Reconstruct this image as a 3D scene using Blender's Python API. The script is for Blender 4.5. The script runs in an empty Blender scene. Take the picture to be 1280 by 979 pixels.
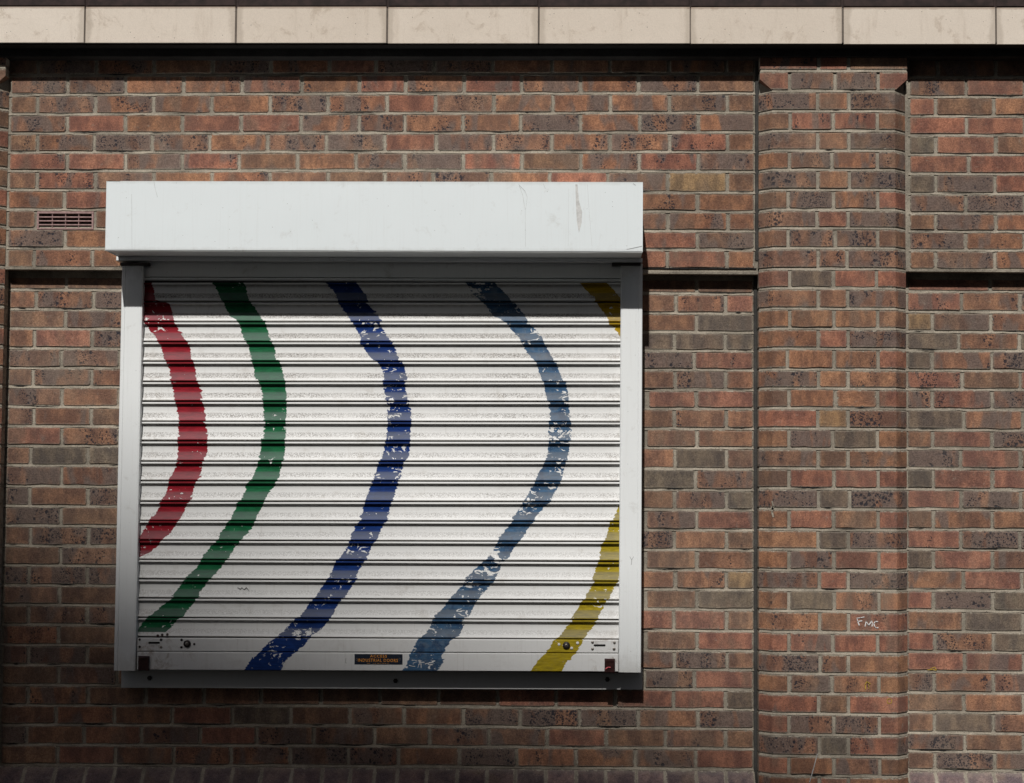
import bpy, math, random
from mathutils import Vector, Matrix, Euler, noise
random.seed(11)
S = bpy.context.scene
COL = S.collection
# ------------------------------------------------------------------ camera
F, W, H = 2185.0, 1280.0, 979.0
DIST, EYE = 6.66, 1.60
ROT = (Matrix.Rotation(0.030, 3, 'Z') @ Matrix.Rotation(math.radians(90 + 3.02), 3, 'X') @ Matrix.Rotation(0.0072, 3, 'Z'))
cam_d = bpy.data.cameras.new('camera'); cam = bpy.data.objects.new('camera', cam_d); COL.objects.link(cam)
cam.matrix_world = Matrix.Translation((0, -DIST, EYE)) @ ROT.to_4x4()
cam_d.sensor_width = 36.0; cam_d.lens = 36.0 * F / W; cam_d.clip_end = 2000
S.camera = cam
# ------------------------------------------------------------------ light
SUN_DIR = Vector((0.125, 1.0, -0.99)).normalized()      # the way the light travels
el = math.asin(-SUN_DIR.z)
world = bpy.data.worlds.new('World'); S.world = world; world.use_nodes = True
wn = world.node_tree.nodes; wl = world.node_tree.links; wn.clear()
sky = wn.new('ShaderNodeTexSky'); sky.sky_type = 'NISHITA'; sky.sun_disc = False
sky.dust_density = 3.0; sky.ozone_density = 0.4; sky.sun_elevation = el; sky.sun_rotation = math.radians(187)
bg = wn.new('ShaderNodeBackground'); bg.inputs[1].default_value = 0.05
wo = wn.new('ShaderNodeOutputWorld'); wl.new(sky.outputs[0], bg.inputs[0]); wl.new(bg.outputs[0], wo.inputs[0])
sl = bpy.data.lights.new('sun', 'SUN'); sl.energy = 5.0; sl.angle = math.radians(0.8); sl.color = (1.0, 0.975, 0.94)
so = bpy.data.objects.new('sun', sl); COL.objects.link(so); so.location = (0, -8, 12)
so.rotation_euler = SUN_DIR.to_track_quat('-Z', 'Y').to_euler()
S.view_settings.view_transform = 'Standard'; S.view_settings.look = 'None'
S.view_settings.exposure = -0.45; S.view_settings.gamma = 1.0
# ------------------------------------------------------------------ surveying the wall
def P(u, v, Y):
    """point of the plane y=Y that was measured at (u, v) in the survey photo"""
    d = ROT @ Vector(((u - W / 2) / F, -(v - H / 2) / F, -1.0))
    t = (Y + DIST) / d.y
    return Vector((d.x * t, Y, EYE + d.z * t))
Y_UP, Y_LOW, Y_PIER = 0.0, 0.052, -0.047
Y_JAMB, Y_CURT, Y_BOX, Y_SILL = -0.080, -0.054, -0.273, -0.003
GROUND = 0.0
def rn(a, b): return random.uniform(a, b)
def nz(x, y=0.0, z=0.0): return noise.noise(Vector((x, y, z)))
# ------------------------------------------------------------------ object helpers
def link(o, parent=None):
    COL.objects.link(o)
    if parent is not None:
        o.parent = parent
    return o
def wpos(o):
    p = Vector(o.location); q = o.parent
    while q: p += Vector(q.location); q = q.parent
    return p
def thing(name, loc, label, cat, group=None):
    o = bpy.data.objects.new(name, None); o.location = loc; o.empty_display_size = 0.1
    COL.objects.link(o); o['label'] = label; o['category'] = cat
    if group: o['group'] = group
    return o
def mesh_obj(name, verts, faces, mat, parent=None, smooth=False, local=False, origin=None):
    """verts in world space unless local; origin = world location of the object"""
    me = bpy.data.meshes.new(name)
    org = Vector(origin) if origin is not None else (Vector((0, 0, 0)) if not parent else wpos(parent))
    if not local: verts = [Vector(v) - org for v in verts]
    me.from_pydata([tuple(v) for v in verts], [], faces); me.update()
    me.materials.append(mat)
    if smooth: me.polygons.foreach_set('use_smooth', [True] * len(me.polygons))
    o = bpy.data.objects.new(name, me)
    link(o, parent)
    if parent is not None: o.location = org - wpos(parent)
    else: o.location = org
    return o
class MB:
    def __init__(s): s.v = []; s.f = []
    def add(s, vs, fs):
        n = len(s.v); s.v += [Vector(v) for v in vs]; s.f += [tuple(i + n for i in f) for f in fs]
    def box(s, x0, x1, y0, y1, z0, z1):
        s.add([(x0,y0,z0),(x1,y0,z0),(x1,y1,z0),(x0,y1,z0),(x0,y0,z1),(x1,y0,z1),(x1,y1,z1),(x0,y1,z1)],
              [(0,3,2,1),(4,5,6,7),(0,1,5,4),(1,2,6,5),(2,3,7,6),(3,0,4,7)])
    def bbox(s, x0, x1, y0, y1, z0, z1, b=0.002):
        """box with bevelled edges on its front (y0) face"""
        o = [(x0,z0),(x1,z0),(x1,z1),(x0,z1)]; i = [(x0+b,z0+b),(x1-b,z0+b),(x1-b,z1-b),(x0+b,z1-b)]
        vs = [(x,y0,z) for x,z in i] + [(x,y0+b,z) for x,z in o] + [(x,y1,z) for x,z in o]
        fs = [(0,1,2,3)]
        for k in range(4):
            j = (k+1) % 4
            fs += [(k+4, j+4, j, k), (k+8, j+8, j+4, k+4)]
        fs.append((11,10,9,8))
        s.add(vs, fs)
    def quadprism(s, q, y0, y1):
        """q: four (x,z) corners counter-clockwise from lower left seen from the front"""
        vs = [(x,y0,z) for x,z in q] + [(x,y1,z) for x,z in q]; n = len(q)
        fs = [tuple(range(n)), tuple(reversed(range(n, 2*n)))]
        for k in range(n):
            j = (k+1) % n; fs.append((k+n, j+n, j, k))
        s.add(vs, fs)
    def cyl(s, c, r, y0, y1, n=16, dome=0.0):
        vs = []; 
        for k in range(n):
            a = 2*math.pi*k/n; vs.append((c[0]+r*math.cos(a), y1, c[1]+r*math.sin(a)))
        for k in range(n):
            a = 2*math.pi*k/n; vs.append((c[0]+r*math.cos(a), y0, c[1]+r*math.sin(a)))
        for k in range(n):
            a = 2*math.pi*k/n; vs.append((c[0]+r*.6*math.cos(a), y0-dome, c[1]+r*.6*math.sin(a)))
        fs = []
        for k in range(n):
            j = (k+1) % n; fs += [(k, j, n+j, n+k), (n+k, n+j, 2*n+j, 2*n+k)]
        fs.append(tuple(range(2*n, 3*n)))
        s.add(vs, fs)
    def ribbon(s, pts, w, y, t=0.0006):
        """a thin raised stroke; pts (x,z)"""
        for a, b in zip(pts[:-1], pts[1:]):
            a = Vector(a); b = Vector(b); d = (b - a)
            if d.length < 1e-6: continue
            d.normalize(); n = Vector((-d.y, d.x)) * w * .5 * rn(.7, 1.2); e = d * w * .25
            q = [a-n-e, b-n+e, b+n+e, a+n-e]
            s.quadprism([(p.x, p.y) for p in q], y - t, y + t)
    def build(s, name, mat, parent=None, smooth=False, origin=None):
        return mesh_obj(name, s.v, s.f, mat, parent, smooth, origin=origin)
# ------------------------------------------------------------------ materials
class NT:
    def __init__(s, name):
        s.m = bpy.data.materials.new(name); s.m.use_nodes = True
        s.t = s.m.node_tree; s.n = s.t.nodes; s.l = s.t.links
        s.b = s.n['Principled BSDF']
    def val(s, sock, v):
        if isinstance(v, bpy.types.NodeSocket): s.l.new(v, sock)
        elif v is not None:
            try: sock.default_value = v
            except Exception:
                sock.default_value = tuple(v) + (1.0,)
    def math(s, op, a, b=None, c=None, clamp=False):
        n = s.n.new('ShaderNodeMath'); n.operation = op; n.use_clamp = clamp
        s.val(n.inputs[0], a)
        if b is not None: s.val(n.inputs[1], b)
        if c is not None: s.val(n.inputs[2], c)
        return n.outputs[0]
    def vmath(s, op, a, b=None):
        n = s.n.new('ShaderNodeVectorMath'); n.operation = op
        s.val(n.inputs[0], a)
        if b is not None: s.val(n.inputs[1], b)
        return n.outputs[0]
    def noise(s, vec, scale, detail=4, rough=.55, dist=0.0):
        n = s.n.new('ShaderNodeTexNoise'); s.val(n.inputs['Vector'], vec)
        n.inputs['Scale'].default_value = scale; n.inputs['Detail'].default_value = detail
        n.inputs['Roughness'].default_value = rough; n.inputs['Distortion'].default_value = dist
        return n.outputs[0]
    def voro(s, vec, scale, feat='F1'):
        n = s.n.new('ShaderNodeTexVoronoi'); n.feature = feat; s.val(n.inputs['Vector'], vec); n.inputs['Scale'].default_value = scale
        return n
    def step(s, x, a, b, inv=False):
        n = s.n.new('ShaderNodeMapRange'); n.interpolation_type = 'SMOOTHSTEP'; s.val(n.inputs[0], x)
        s.val(n.inputs[1], a); s.val(n.inputs[2], b)
        n.inputs[3].default_value = 1.0 if inv else 0.0; n.inputs[4].default_value = 0.0 if inv else 1.0
        return n.outputs[0]
    def mix(s, f, a, b, mode='MIX'):
        n = s.n.new('ShaderNodeMix'); n.data_type = 'RGBA'; n.blend_type = mode
        s.val(n.inputs[0], f); s.val(n.inputs[6], a if isinstance(a, bpy.types.NodeSocket) else tuple(a)[:3] + (1,))
        s.val(n.inputs[7], b if isinstance(b, bpy.types.NodeSocket) else tuple(b)[:3] + (1,))
        return n.outputs[2]
    def sep(s, v):
        n = s.n.new('ShaderNodeSeparateXYZ'); s.val(n.inputs[0], v); return n.outputs
    def comb(s, x=0., y=0., z=0.):
        n = s.n.new('ShaderNodeCombineXYZ'); s.val(n.inputs[0], x); s.val(n.inputs[1], y); s.val(n.inputs[2], z); return n.outputs[0]
    def bump(s, h, strength=.5, dist=.002, prev=None):
        n = s.n.new('ShaderNodeBump'); n.inputs['Strength'].default_value = strength; n.inputs['Distance'].default_value = dist
        s.val(n.inputs['Height'], h)
        if prev is not None: s.l.new(prev, n.inputs['Normal'])
        return n.outputs[0]
    def pos(s): return s.n.new('ShaderNodeNewGeometry').outputs['Position']
    def obj(s): return s.n.new('ShaderNodeTexCoord').outputs['Object']
    def gen(s): return s.n.new('ShaderNodeTexCoord').outputs['Generated']
    def out(s, col, rough=.8, normal=None, metal=0., spec=None, coat=None):
        s.val(s.b.inputs['Base Color'], col if isinstance(col, bpy.types.NodeSocket) else tuple(col)[:3] + (1,))
        s.val(s.b.inputs['Roughness'], rough); s.val(s.b.inputs['Metallic'], metal)
        if normal is not None: s.l.new(normal, s.b.inputs['Normal'])
        if spec is not None: s.b.inputs['Specular IOR Level'].default_value = spec
        if coat is not None: s.b.inputs['Coat Weight'].default_value = coat
        return s.m
MORTAR = (.41, .365, .295)
def brick_mat(name, L):
    t = NT(name)
    oi = t.n.new('ShaderNodeObjectInfo'); col = oi.outputs['Color']; al = oi.outputs['Alpha']; rnd = oi.outputs['Random']
    o = t.obj(); off = t.comb(t.math('MULTIPLY', rnd, 61.), t.math('MULTIPLY', rnd, 17.), t.math('MULTIPLY', rnd, 37.))
    p = t.vmath('ADD', o, off)
    # broad bands across the brick: the kiln's scorching
    pb = t.vmath('MULTIPLY', p, (1., 1., .42))
    band = t.noise(pb, 13., 2., .5, .3)
    edge_b = t.math('SUBTRACT', .74, t.math('MULTIPLY', al, .36))
    bm = t.step(band, edge_b, t.math('ADD', edge_b, .10))
    scorch = t.mix(t.noise(p, 22., 3.), (.104, .078, .068), (.178, .138, .120))
    # tone drift inside a brick
    tone = t.noise(t.vmath('MULTIPLY', p, (1., 1., .5)), 17., 5., .6)
    c = t.mix(t.step(tone, .38, .68), t.mix(1., col, (.62, .60, .66), 'MULTIPLY'), t.mix(1., col, (1.2, 1.12, 1.05), 'MULTIPLY'))
    olive = t.noise(pb, 9., 2.)
    c = t.mix(t.math('MULTIPLY', t.step(olive, .55, .70), .55), c, (.170, .120, .088))
    c = t.mix(t.math('MULTIPLY', bm, .80), c, scorch)
    sp2 = t.noise(p, 70., 6., .75, .5)
    c = t.mix(t.math('MULTIPLY', t.step(sp2, .50, .62), .30), c, t.mix(1., c, (1.45, 1.40, 1.38), 'MULTIPLY'))
    c = t.mix(t.math('MULTIPLY', t.step(sp2, .36, .47, inv=True), .38), c, t.mix(1., c, (.50, .46, .45), 'MULTIPLY'))
    # grain
    g = t.noise(p, 210., 6., .8)
    c = t.mix(t.step(g, .34, .66), t.mix(1., c, (.58, .56, .56), 'MULTIPLY'), t.mix(1., c, (1.30, 1.30, 1.28), 'MULTIPLY'))
    # drag lines from the wire cut
    gd = t.noise(t.vmath('MULTIPLY', p, (1., 1., 7.)), 40., 4., .7)
    c = t.mix(t.math('MULTIPLY', t.step(gd, .55, .75), .25), c, t.mix(1., c, (.55, .5, .5), 'MULTIPLY'))
    # iron spots
    spz = t.noise(t.vmath('ADD', pb, (3.1, 0., 1.7)), 15., 2., .5)
    zone = t.step(spz, t.math('SUBTRACT', .74, t.math('MULTIPLY', al, .33)), t.math('SUBTRACT', .81, t.math('MULTIPLY', al, .33)))
    pd = t.vmath('ADD', p, t.vmath('MULTIPLY', t.vmath('SUBTRACT', t.n_col(p, 120.), (.5,.5,.5)), (.0075,.0,.0075)))
    spots = None
    for sc, r0, th in ((120., .38, .60), (62., .33, .64), (190., .42, .62)):
        v = t.voro(pd, sc); cr = t.sep(v.outputs['Color'])
        rad = t.math('MULTIPLY', t.math('ADD', cr[0], .25), r0)
        on = t.math('GREATER_THAN', cr[1], th)
        m = t.math('MULTIPLY', t.step(v.outputs['Distance'], rad, t.math('ADD', rad, .09), inv=True), on)
        spots = m if spots is None else t.math('MAXIMUM', spots, m)
    sm = t.math('MULTIPLY', t.math('MULTIPLY', spots, zone), t.step(al, .02, .12))
    c = t.mix(t.math('MULTIPLY', sm, .90), c, (.018, .018, .026))
    # cement smears and lost edges
    g2 = t.sep(t.gen())
    ex = t.math('MULTIPLY', t.math('MINIMUM', g2[0], t.math('SUBTRACT', 1., g2[0])), L)
    ez = t.math('MULTIPLY', t.math('MINIMUM', g2[2], t.math('SUBTRACT', 1., g2[2])), .068)
    ed = t.math('MINIMUM', ex, ez)
    rag = t.math('ADD', t.math('MULTIPLY', t.noise(p, 62., 6., .78), .0240), -.0108)
    lost = t.step(t.math('SUBTRACT', ed, rag), -.0008, .0012, inv=True)
    sme = t.math('MULTIPLY', t.step(t.noise(p, 34., 6., .72, .6), .60, .74), .34)
    dust = t.math('MULTIPLY', t.step(ed, .0, .010, inv=True), t.math('MULTIPLY', t.noise(p, 110., 4.), .55))
    mo = t.mix(t.noise(p, 150., 4.), tuple(x*.72 for x in MORTAR), tuple(x*1.1 for x in MORTAR))
    c = t.mix(t.math('MAXIMUM', sme, dust), c, mo)
    c = t.mix(lost, c, mo)
    efl = t.noise(t.pos(), 2.3, 5., .65)
    c = t.mix(t.math('MULTIPLY', t.step(efl, .52, .72), .20), c, (.34, .27, .20))
    # faint soot drifting over the whole wall
    soot = t.noise(t.pos(), 1.6, 3.)
    c = t.mix(t.math('MULTIPLY', t.step(soot, .5, .75), .22), c, (.10, .085, .075))
    hgt = t.math('ADD', t.math('MULTIPLY', g, .6), t.math('ADD', t.noise(p, 55., 4., .6), t.math('MULTIPLY', gd, .5)))
    hgt = t.math('SUBTRACT', hgt, t.math('MULTIPLY', sm, .5))
    hgt = t.math('SUBTRACT', hgt, t.math('MULTIPLY', lost, .9))
    return t.out(c, .86, t.bump(hgt, .75, .0028), spec=.3)
def _ncol(s, vec, scale):
    n = s.n.new('ShaderNodeTexNoise'); s.val(n.inputs['Vector'], vec); n.inputs['Scale'].default_value = scale; n.inputs['Detail'].default_value = 2
    return n.outputs['Color']
NT.n_col = _ncol
def mortar_mat(name, base=MORTAR):
    t = NT(name); p = t.pos()
    a = t.noise(p, 5., 7., .72); b = t.noise(p, 320., 4., .7)
    c = t.mix(t.step(a, .35, .7), tuple(x*.58 for x in base), tuple(x*1.14 for x in base))
    c = t.mix(t.step(b, .35, .75), t.mix(1., c, (.74,.73,.72), 'MULTIPLY'), t.mix(1., c, (1.1,1.1,1.1), 'MULTIPLY'))
    h = t.math('ADD', b, t.noise(p, 90., 5., .7))
    pit = t.voro(p, 160.); pm = t.math('MULTIPLY', t.step(pit.outputs['Distance'], .12, .3, inv=True), t.math('GREATER_THAN', t.sep(pit.outputs['Color'])[0], .8))
    c = t.mix(t.math('MULTIPLY', pm, .6), c, (.08,.07,.06))
    return t.out(c, .95, t.bump(t.math('SUBTRACT', h, pm), .8, .003), spec=.2)
def flat_mat(name, col, rough=.5, metal=0., nscale=60., var=.2, bump=.2, coat=None):
    t = NT(name); p = t.pos(); n = t.noise(p, nscale, 5., .6)
    c = t.mix(t.step(n, .3, .7), tuple(x*(1-var) for x in col), tuple(min(1, x*(1+var*.6)) for x in col))
    return t.out(c, rough, t.bump(n, bump, .001), metal, coat=coat)
def white_mat(name, base, dirt=.35, streak=True):
    t = NT(name); p = t.pos()
    c = t.mix(t.noise(p, 3., 4.), tuple(x*.96 for x in base), base)
    st = t.noise(t.vmath('MULTIPLY', p, (1., 1., .035)), 120., 4., .65)
    c = t.mix(t.math('MULTIPLY', t.step(st, .50, .80), .30 * dirt), c, (.40, .37, .32))
    bl = t.noise(p, 14., 7., .72, .4)
    c = t.mix(t.math('MULTIPLY', t.step(bl, .57, .76), dirt), c, (.36, .33, .28))
    gz = t.sep(t.gen()); ee = t.math('MINIMUM', gz[2], t.math('SUBTRACT', 1., gz[2]))
    c = t.mix(t.math('MULTIPLY', t.step(t.math('SUBTRACT', ee, t.math('MULTIPLY', t.noise(p, 28., 5., .7), .10)), -.06, .01, inv=True), dirt * .9), c, (.34, .31, .27))
    v = t.voro(p, 75.); k = t.sep(v.outputs['Color'])
    sp = t.math('MULTIPLY', t.step(v.outputs['Distance'], .05, .13, inv=True), t.math('GREATER_THAN', k[0], .94))
    c = t.mix(t.math('MULTIPLY', sp, .7), c, (.10, .085, .07))
    op = t.noise(p, 330., 3., .6)
    return t.out(c, .42, t.bump(t.math('ADD', op, t.math('MULTIPLY', t.noise(p, 6., 2.), 3.)), .10, .0012), spec=.45)
M_BL = brick_mat('brick_face_long', .215); M_BS = brick_mat('brick_face_short', .1025); M_BC = brick_mat('brick_face_corner', 9.0)
M_MO = mortar_mat('mortar'); M_MASTIC = mortar_mat('grey_mastic', (.085, .082, .076)); M_DARKJ = mortar_mat('dirty_joint', (.20, .17, .145))
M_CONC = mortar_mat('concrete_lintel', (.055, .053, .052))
M_WH = white_mat('white_coated_steel', (.775, .825, .835), .26); M_WH2 = white_mat('weathered_white_steel', (.80, .82, .815), .42)
M_DK = flat_mat('dark_bolt_steel', (.035, .028, .026), .5, .4); M_MAROON = flat_mat('maroon_plastic', (.035, .012, .011), .35, 0., 80., .35)
M_SCR = flat_mat('screw_zinc', (.30, .27, .24), .38, .85, 300.); M_BLACK = flat_mat('black_slot', (.006, .006, .006), .9)
M_CHALK = flat_mat('white_chalk', (.72, .70, .68), .95, 0., 400., .25); M_YEL = flat_mat('yellow_crayon', (.50, .33, .04), .9, 0., 400., .35)
M_PEN = flat_mat('marker_pen', (.05, .045, .05), .7); M_SCUFF = flat_mat('scuff_grey', (.38, .38, .37), .7)
M_HAIR = flat_mat('hairline_grey', (.50, .51, .50), .6)
M_VENT = flat_mat('terracotta_vent', (.33, .21, .195), .8, 0., 90., .25, .4)
def stone_mat():
    t = NT('beige_stone'); p = t.pos(); oi = t.n.new('ShaderNodeObjectInfo')
    c = t.mix(t.noise(p, 5., 6., .65), (.69, .61, .52), (.82, .735, .635))
    c = t.mix(t.math('MULTIPLY', oi.outputs['Random'], .30), c, (.50, .41, .32))
    g = t.sep(t.gen())
    ex = t.math('MULTIPLY', t.math('MINIMUM', g[0], t.math('SUBTRACT', 1., g[0])), .57)
    ez = t.math('MULTIPLY', t.math('SUBTRACT', 1., g[2]), .145)
    wob = t.math('MULTIPLY', t.noise(p, 11., 5., .6), .05)
    vs_ = t.noise(t.vmath('MULTIPLY', p, (1., 1., .12)), 26., 5., .7)
    c = t.mix(t.math('MULTIPLY', t.step(vs_, .52, .74), .30), c, (.40, .31, .23))
    bz = t.noise(p, 9., 7., .75, .8)
    c = t.mix(t.math('MULTIPLY', t.step(bz, .54, .66), .38), c, (.36, .27, .19))
    m1 = t.math('MULTIPLY', t.step(t.math('ADD', t.math('SUBTRACT', ex, wob), .014), .0, .018, inv=True), .30)
    c = t.mix(m1, c, (.24, .185, .13))
    m2 = t.math('MULTIPLY', t.step(t.math('SUBTRACT', ez, t.math('MULTIPLY', t.noise(p, 30., 6., .75), .013)), -.003, .003, inv=True), .5)
    c = t.mix(m2, c, (.22, .13, .085))
    pt = t.voro(p, 65.); k = t.sep(pt.outputs['Color'])
    rad = t.math('MULTIPLY', k[1], .16)
    pm = t.math('MULTIPLY', t.step(pt.outputs['Distance'], rad, t.math('ADD', rad, .06), inv=True), t.math('GREATER_THAN', k[0], .86))
    c = t.mix(t.math('MULTIPLY', pm, .8), c, (.10, .08, .06))
    b = t.noise(p, 280., 4., .7)
    c = t.mix(t.step(b, .3, .7), t.mix(1., c, (.90,.90,.90), 'MULTIPLY'), c)
    return t.out(c, .85, t.bump(t.math('SUBTRACT', t.math('ADD', b, t.noise(p, 40., 4.)), pm), .35, .0018), spec=.3)
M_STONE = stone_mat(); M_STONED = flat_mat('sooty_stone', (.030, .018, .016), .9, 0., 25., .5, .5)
M_PLB = M_BS

# ------------------------------------------------------------------ brick prototypes
def brick_mesh(L, Hh, seed, mat, n_top=3):
    r = random.Random(seed)
    pts = []
    a, b = L / 2, Hh / 2; c = r.uniform(.003, .006)
    def j(s): return r.uniform(-s, s)
    bot = [(-a + c, -b + j(.0013))] + [(-a + 2*a*k/n_top + j(.01), -b + j(.0028)) for k in range(1, n_top)] + [(a - c, -b + j(.0013))]
    top = [(a - c, b + j(.0013))] + [(a - 2*a*k/n_top + j(.01), b + j(.0028)) for k in range(1, n_top)] + [(-a + c, b + j(.0013))]
    pts = bot + [(a + j(.0006), -b + c*1.3)] + [(a + j(.0006), b - c*1.3)] + top + [(-a + j(.0006), b - c*1.3), (-a + j(.0006), -b + c*1.3)]
    n = len(pts); bv = .0022; vs = []
    for x, z in pts:
        vs.append((x - math.copysign(min(bv, abs(x)), x), j(.0004), z - math.copysign(bv, z)))
    for x, z in pts: vs.append((x, bv * .9, z))
    for x, z in pts: vs.append((x, .014, z))
    fs = [tuple(range(n))]
    for k in range(n):
        q = (k + 1) % n; fs += [(k + n, q + n, q, k), (k + 2*n, q + 2*n, q + n, k + n)]
    me = bpy.data.meshes.new('brick'); me.from_pydata(vs, [], fs); me.update(); me.materials.append(mat)
    return me
LONG = [brick_mesh(.215, .065, 100 + k, M_BL) for k in range(14)]
SHORT = [brick_mesh(.1025, .065, 300 + k, M_BS, 2) for k in range(8)]
PAL = {  # base colour, iron-spot amount
 'o': ((.298, .158, .092), .14), 'O': ((.288, .150, .089), .62),
 'r': ((.290, .138, .092), .10), 'R': ((.280, .132, .088), .56),
 'b': ((.240, .142, .090), .16), 'B': ((.238, .140, .094), .84),
 'g': ((.170, .138, .102), .0),  'p': ((.240, .134, .088), .88),
 't': ((.305, .205, .110), .05), 'k': ((.185, .142, .138), .05),
}
def tint(o, code, dull=0.0):
    (r, g, b), a = PAL[code]
    f = rn(.86, 1.12); h = rn(-.05, .05)
    r, g, b = r * f, g * f * (1 + h), b * f * (1 + h)
    if dull: m = (r + g + b) / 3; r, g, b = (x * (1 - dull) + (m*.6+.045) * dull for x in (r, g, b))
    o.color = (r, g, b, max(0., min(1., a * rn(.8, 1.15))))
GAP_SHADES = {}
def gap_shade(parent, xl, xr, zb, Y, slope=0.):  # black ribbon drawn for the shade and mortar gaps under brick edges
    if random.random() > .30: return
    mb_ = GAP_SHADES.setdefault(parent.name, (parent, MB()))[1]
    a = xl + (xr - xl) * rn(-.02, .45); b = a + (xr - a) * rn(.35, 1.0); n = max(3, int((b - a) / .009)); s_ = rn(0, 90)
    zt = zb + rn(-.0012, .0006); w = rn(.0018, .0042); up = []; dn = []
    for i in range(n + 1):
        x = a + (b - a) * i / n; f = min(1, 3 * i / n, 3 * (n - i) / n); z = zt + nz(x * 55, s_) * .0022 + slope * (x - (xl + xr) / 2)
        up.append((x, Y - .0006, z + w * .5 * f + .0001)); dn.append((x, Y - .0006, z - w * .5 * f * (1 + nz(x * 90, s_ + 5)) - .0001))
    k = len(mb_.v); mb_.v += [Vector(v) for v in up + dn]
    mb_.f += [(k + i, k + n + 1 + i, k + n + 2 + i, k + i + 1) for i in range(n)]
def put_brick(parent, xl, xr, zb, zt, slope, Y, code, name='brick', dull=0.0, tiltx=0.0):
    w, h = xr - xl, zt - zb
    long_ = w > .15
    me = random.choice(LONG if long_ else SHORT)
    o = bpy.data.objects.new(name, me); link(o, parent)
    o.scale = (w / (.215 if long_ else .1025), 1, h / .065)
    o.location = Vector(((xl + xr) / 2, Y + rn(-.0016, .0012), (zb + zt) / 2)) - wpos(parent)
    o.rotation_euler = (rn(-.008, .008) + tiltx, -slope + rn(-.0065, .0065), rn(-.006, .006))
    tint(o, code, dull)
    gap_shade(parent, xl, xr, zb - .0016, Y, slope)
    return o
GX, GZ = 1.6, 1.8
def interp(pts, x):
    if len(pts) == 1: return pts[0][1]
    for (x0, y0), (x1, y1) in zip(pts[:-1], pts[1:]):
        if x <= x1 or (x1, y1) == pts[-1]:
            return y0 + (y1 - y0) * (x - x0) / (x1 - x0)
def course(parent, top, bot, joints, codes, Y, dull=0.0):
    """one course: top / bot = bed-joint centre lines [(u, v)...], joints = u of the perpends"""
    assert len(codes) == len(joints) - 1, (joints, codes)
    for k, cde in enumerate(codes):
        if cde == '.': continue
        a, b = joints[k] + GX + rn(-.3, .35), joints[k + 1] - GX + rn(-.35, .3)
        xc = (a + b) / 2
        lt, rt = interp(top, xc) + GZ, interp(bot, xc) - GZ
        vm = (lt + rt) / 2
        pl, pr = P(a, vm + (interp(bot, a) - interp(bot, xc)), Y), P(b, vm + (interp(bot, b) - interp(bot, xc)), Y)
        put_brick(parent, pl.x, pr.x, P(xc, rt, Y).z, P(xc, lt, Y).z, math.atan2(pr.z - pl.z, pr.x - pl.x), Y, cde, dull=dull)
def bed_strip(mb, line, ua, ub, Y, seed):
    """weather-struck bed joint: leans back under the upper brick, flush with the lower"""
    n = max(2, int((ub - ua) / 5)); rows = []
    for k in range(n + 1):
        u = ua + (ub - ua) * k / n; p = P(u, interp(line, u), Y)
        w = nz(u * .045, seed * 3.7) * .0026 + nz(u * .21, seed * 1.3, 5) * .0022
        q = nz(u * .17, seed * 5.1, 9) * .0012
        rows.append([(p.x, Y + .007, p.z + .0095), (p.x, Y + .0042 + q*.5, p.z + .0048 + w), (p.x, Y + .0002 + q, p.z - .0048 + w), (p.x, Y + .0024 + q, p.z - .0066 + w), (p.x, Y + .008, p.z - .0095)])
    base = len(mb.v)
    for r in rows: mb.v += [Vector(x) for x in r]
    for k in range(n):
        for c in range(4):
            i = base + k * 5 + c; mb.f.append((i, i + 1, i + 6, i + 5))
def core(mb, ua, ub, va, vb, Y, thick=.3, ground=None):
    """flat mortar body behind the bricks"""
    x0 = P(ua, (va + vb) / 2, Y).x; x1 = P(ub, (va + vb) / 2, Y).x
    zt = P((ua + ub) / 2, va, Y).z; zb = P((ua + ub) / 2, vb, Y).z if ground is None else ground
    mb.box(x0, x1, Y + .0035, Y + thick, zb, zt)

# ================================================================== ground, unseen buildings added for shade
def ground():
    t = NT('pavement_slabs'); p = t.pos(); br = t.n.new('ShaderNodeTexBrick'); t.val(br.inputs['Vector'], p)
    br.inputs['Scale'].default_value = 1.0; br.inputs['Brick Width'].default_value = .6; br.inputs['Row Height'].default_value = .6
    br.inputs['Mortar Size'].default_value = .006
    n = t.noise(p, 6., 6., .7)
    c = t.mix(n, (.040, .038, .036), (.078, .074, .069)); c = t.mix(br.outputs['Fac'], c, (.07, .065, .06))
    m = t.out(c, .9, t.bump(n, .3, .003))
    a = NT('asphalt'); q = a.pos(); n2 = a.noise(q, 120., 5., .8)
    ma = a.out(a.mix(n2, (.035, .035, .036), (.075, .073, .07)), .92, a.bump(n2, .5, .004))
    g = MB(); g.box(-14, 14, -3.4, .4, -.3, GROUND); o = g.build('pavement', m); o['kind'] = 'structure'
    k = MB(); k.box(-14, 14, -3.55, -3.4, -.3, GROUND - .002); o = k.build('kerb', M_CONC); o['kind'] = 'structure'
    g = MB(); g.box(-300, 300, -300, 300, -.5, -.13); o = g.build('ground', ma); o['kind'] = 'structure'
ground()
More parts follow.
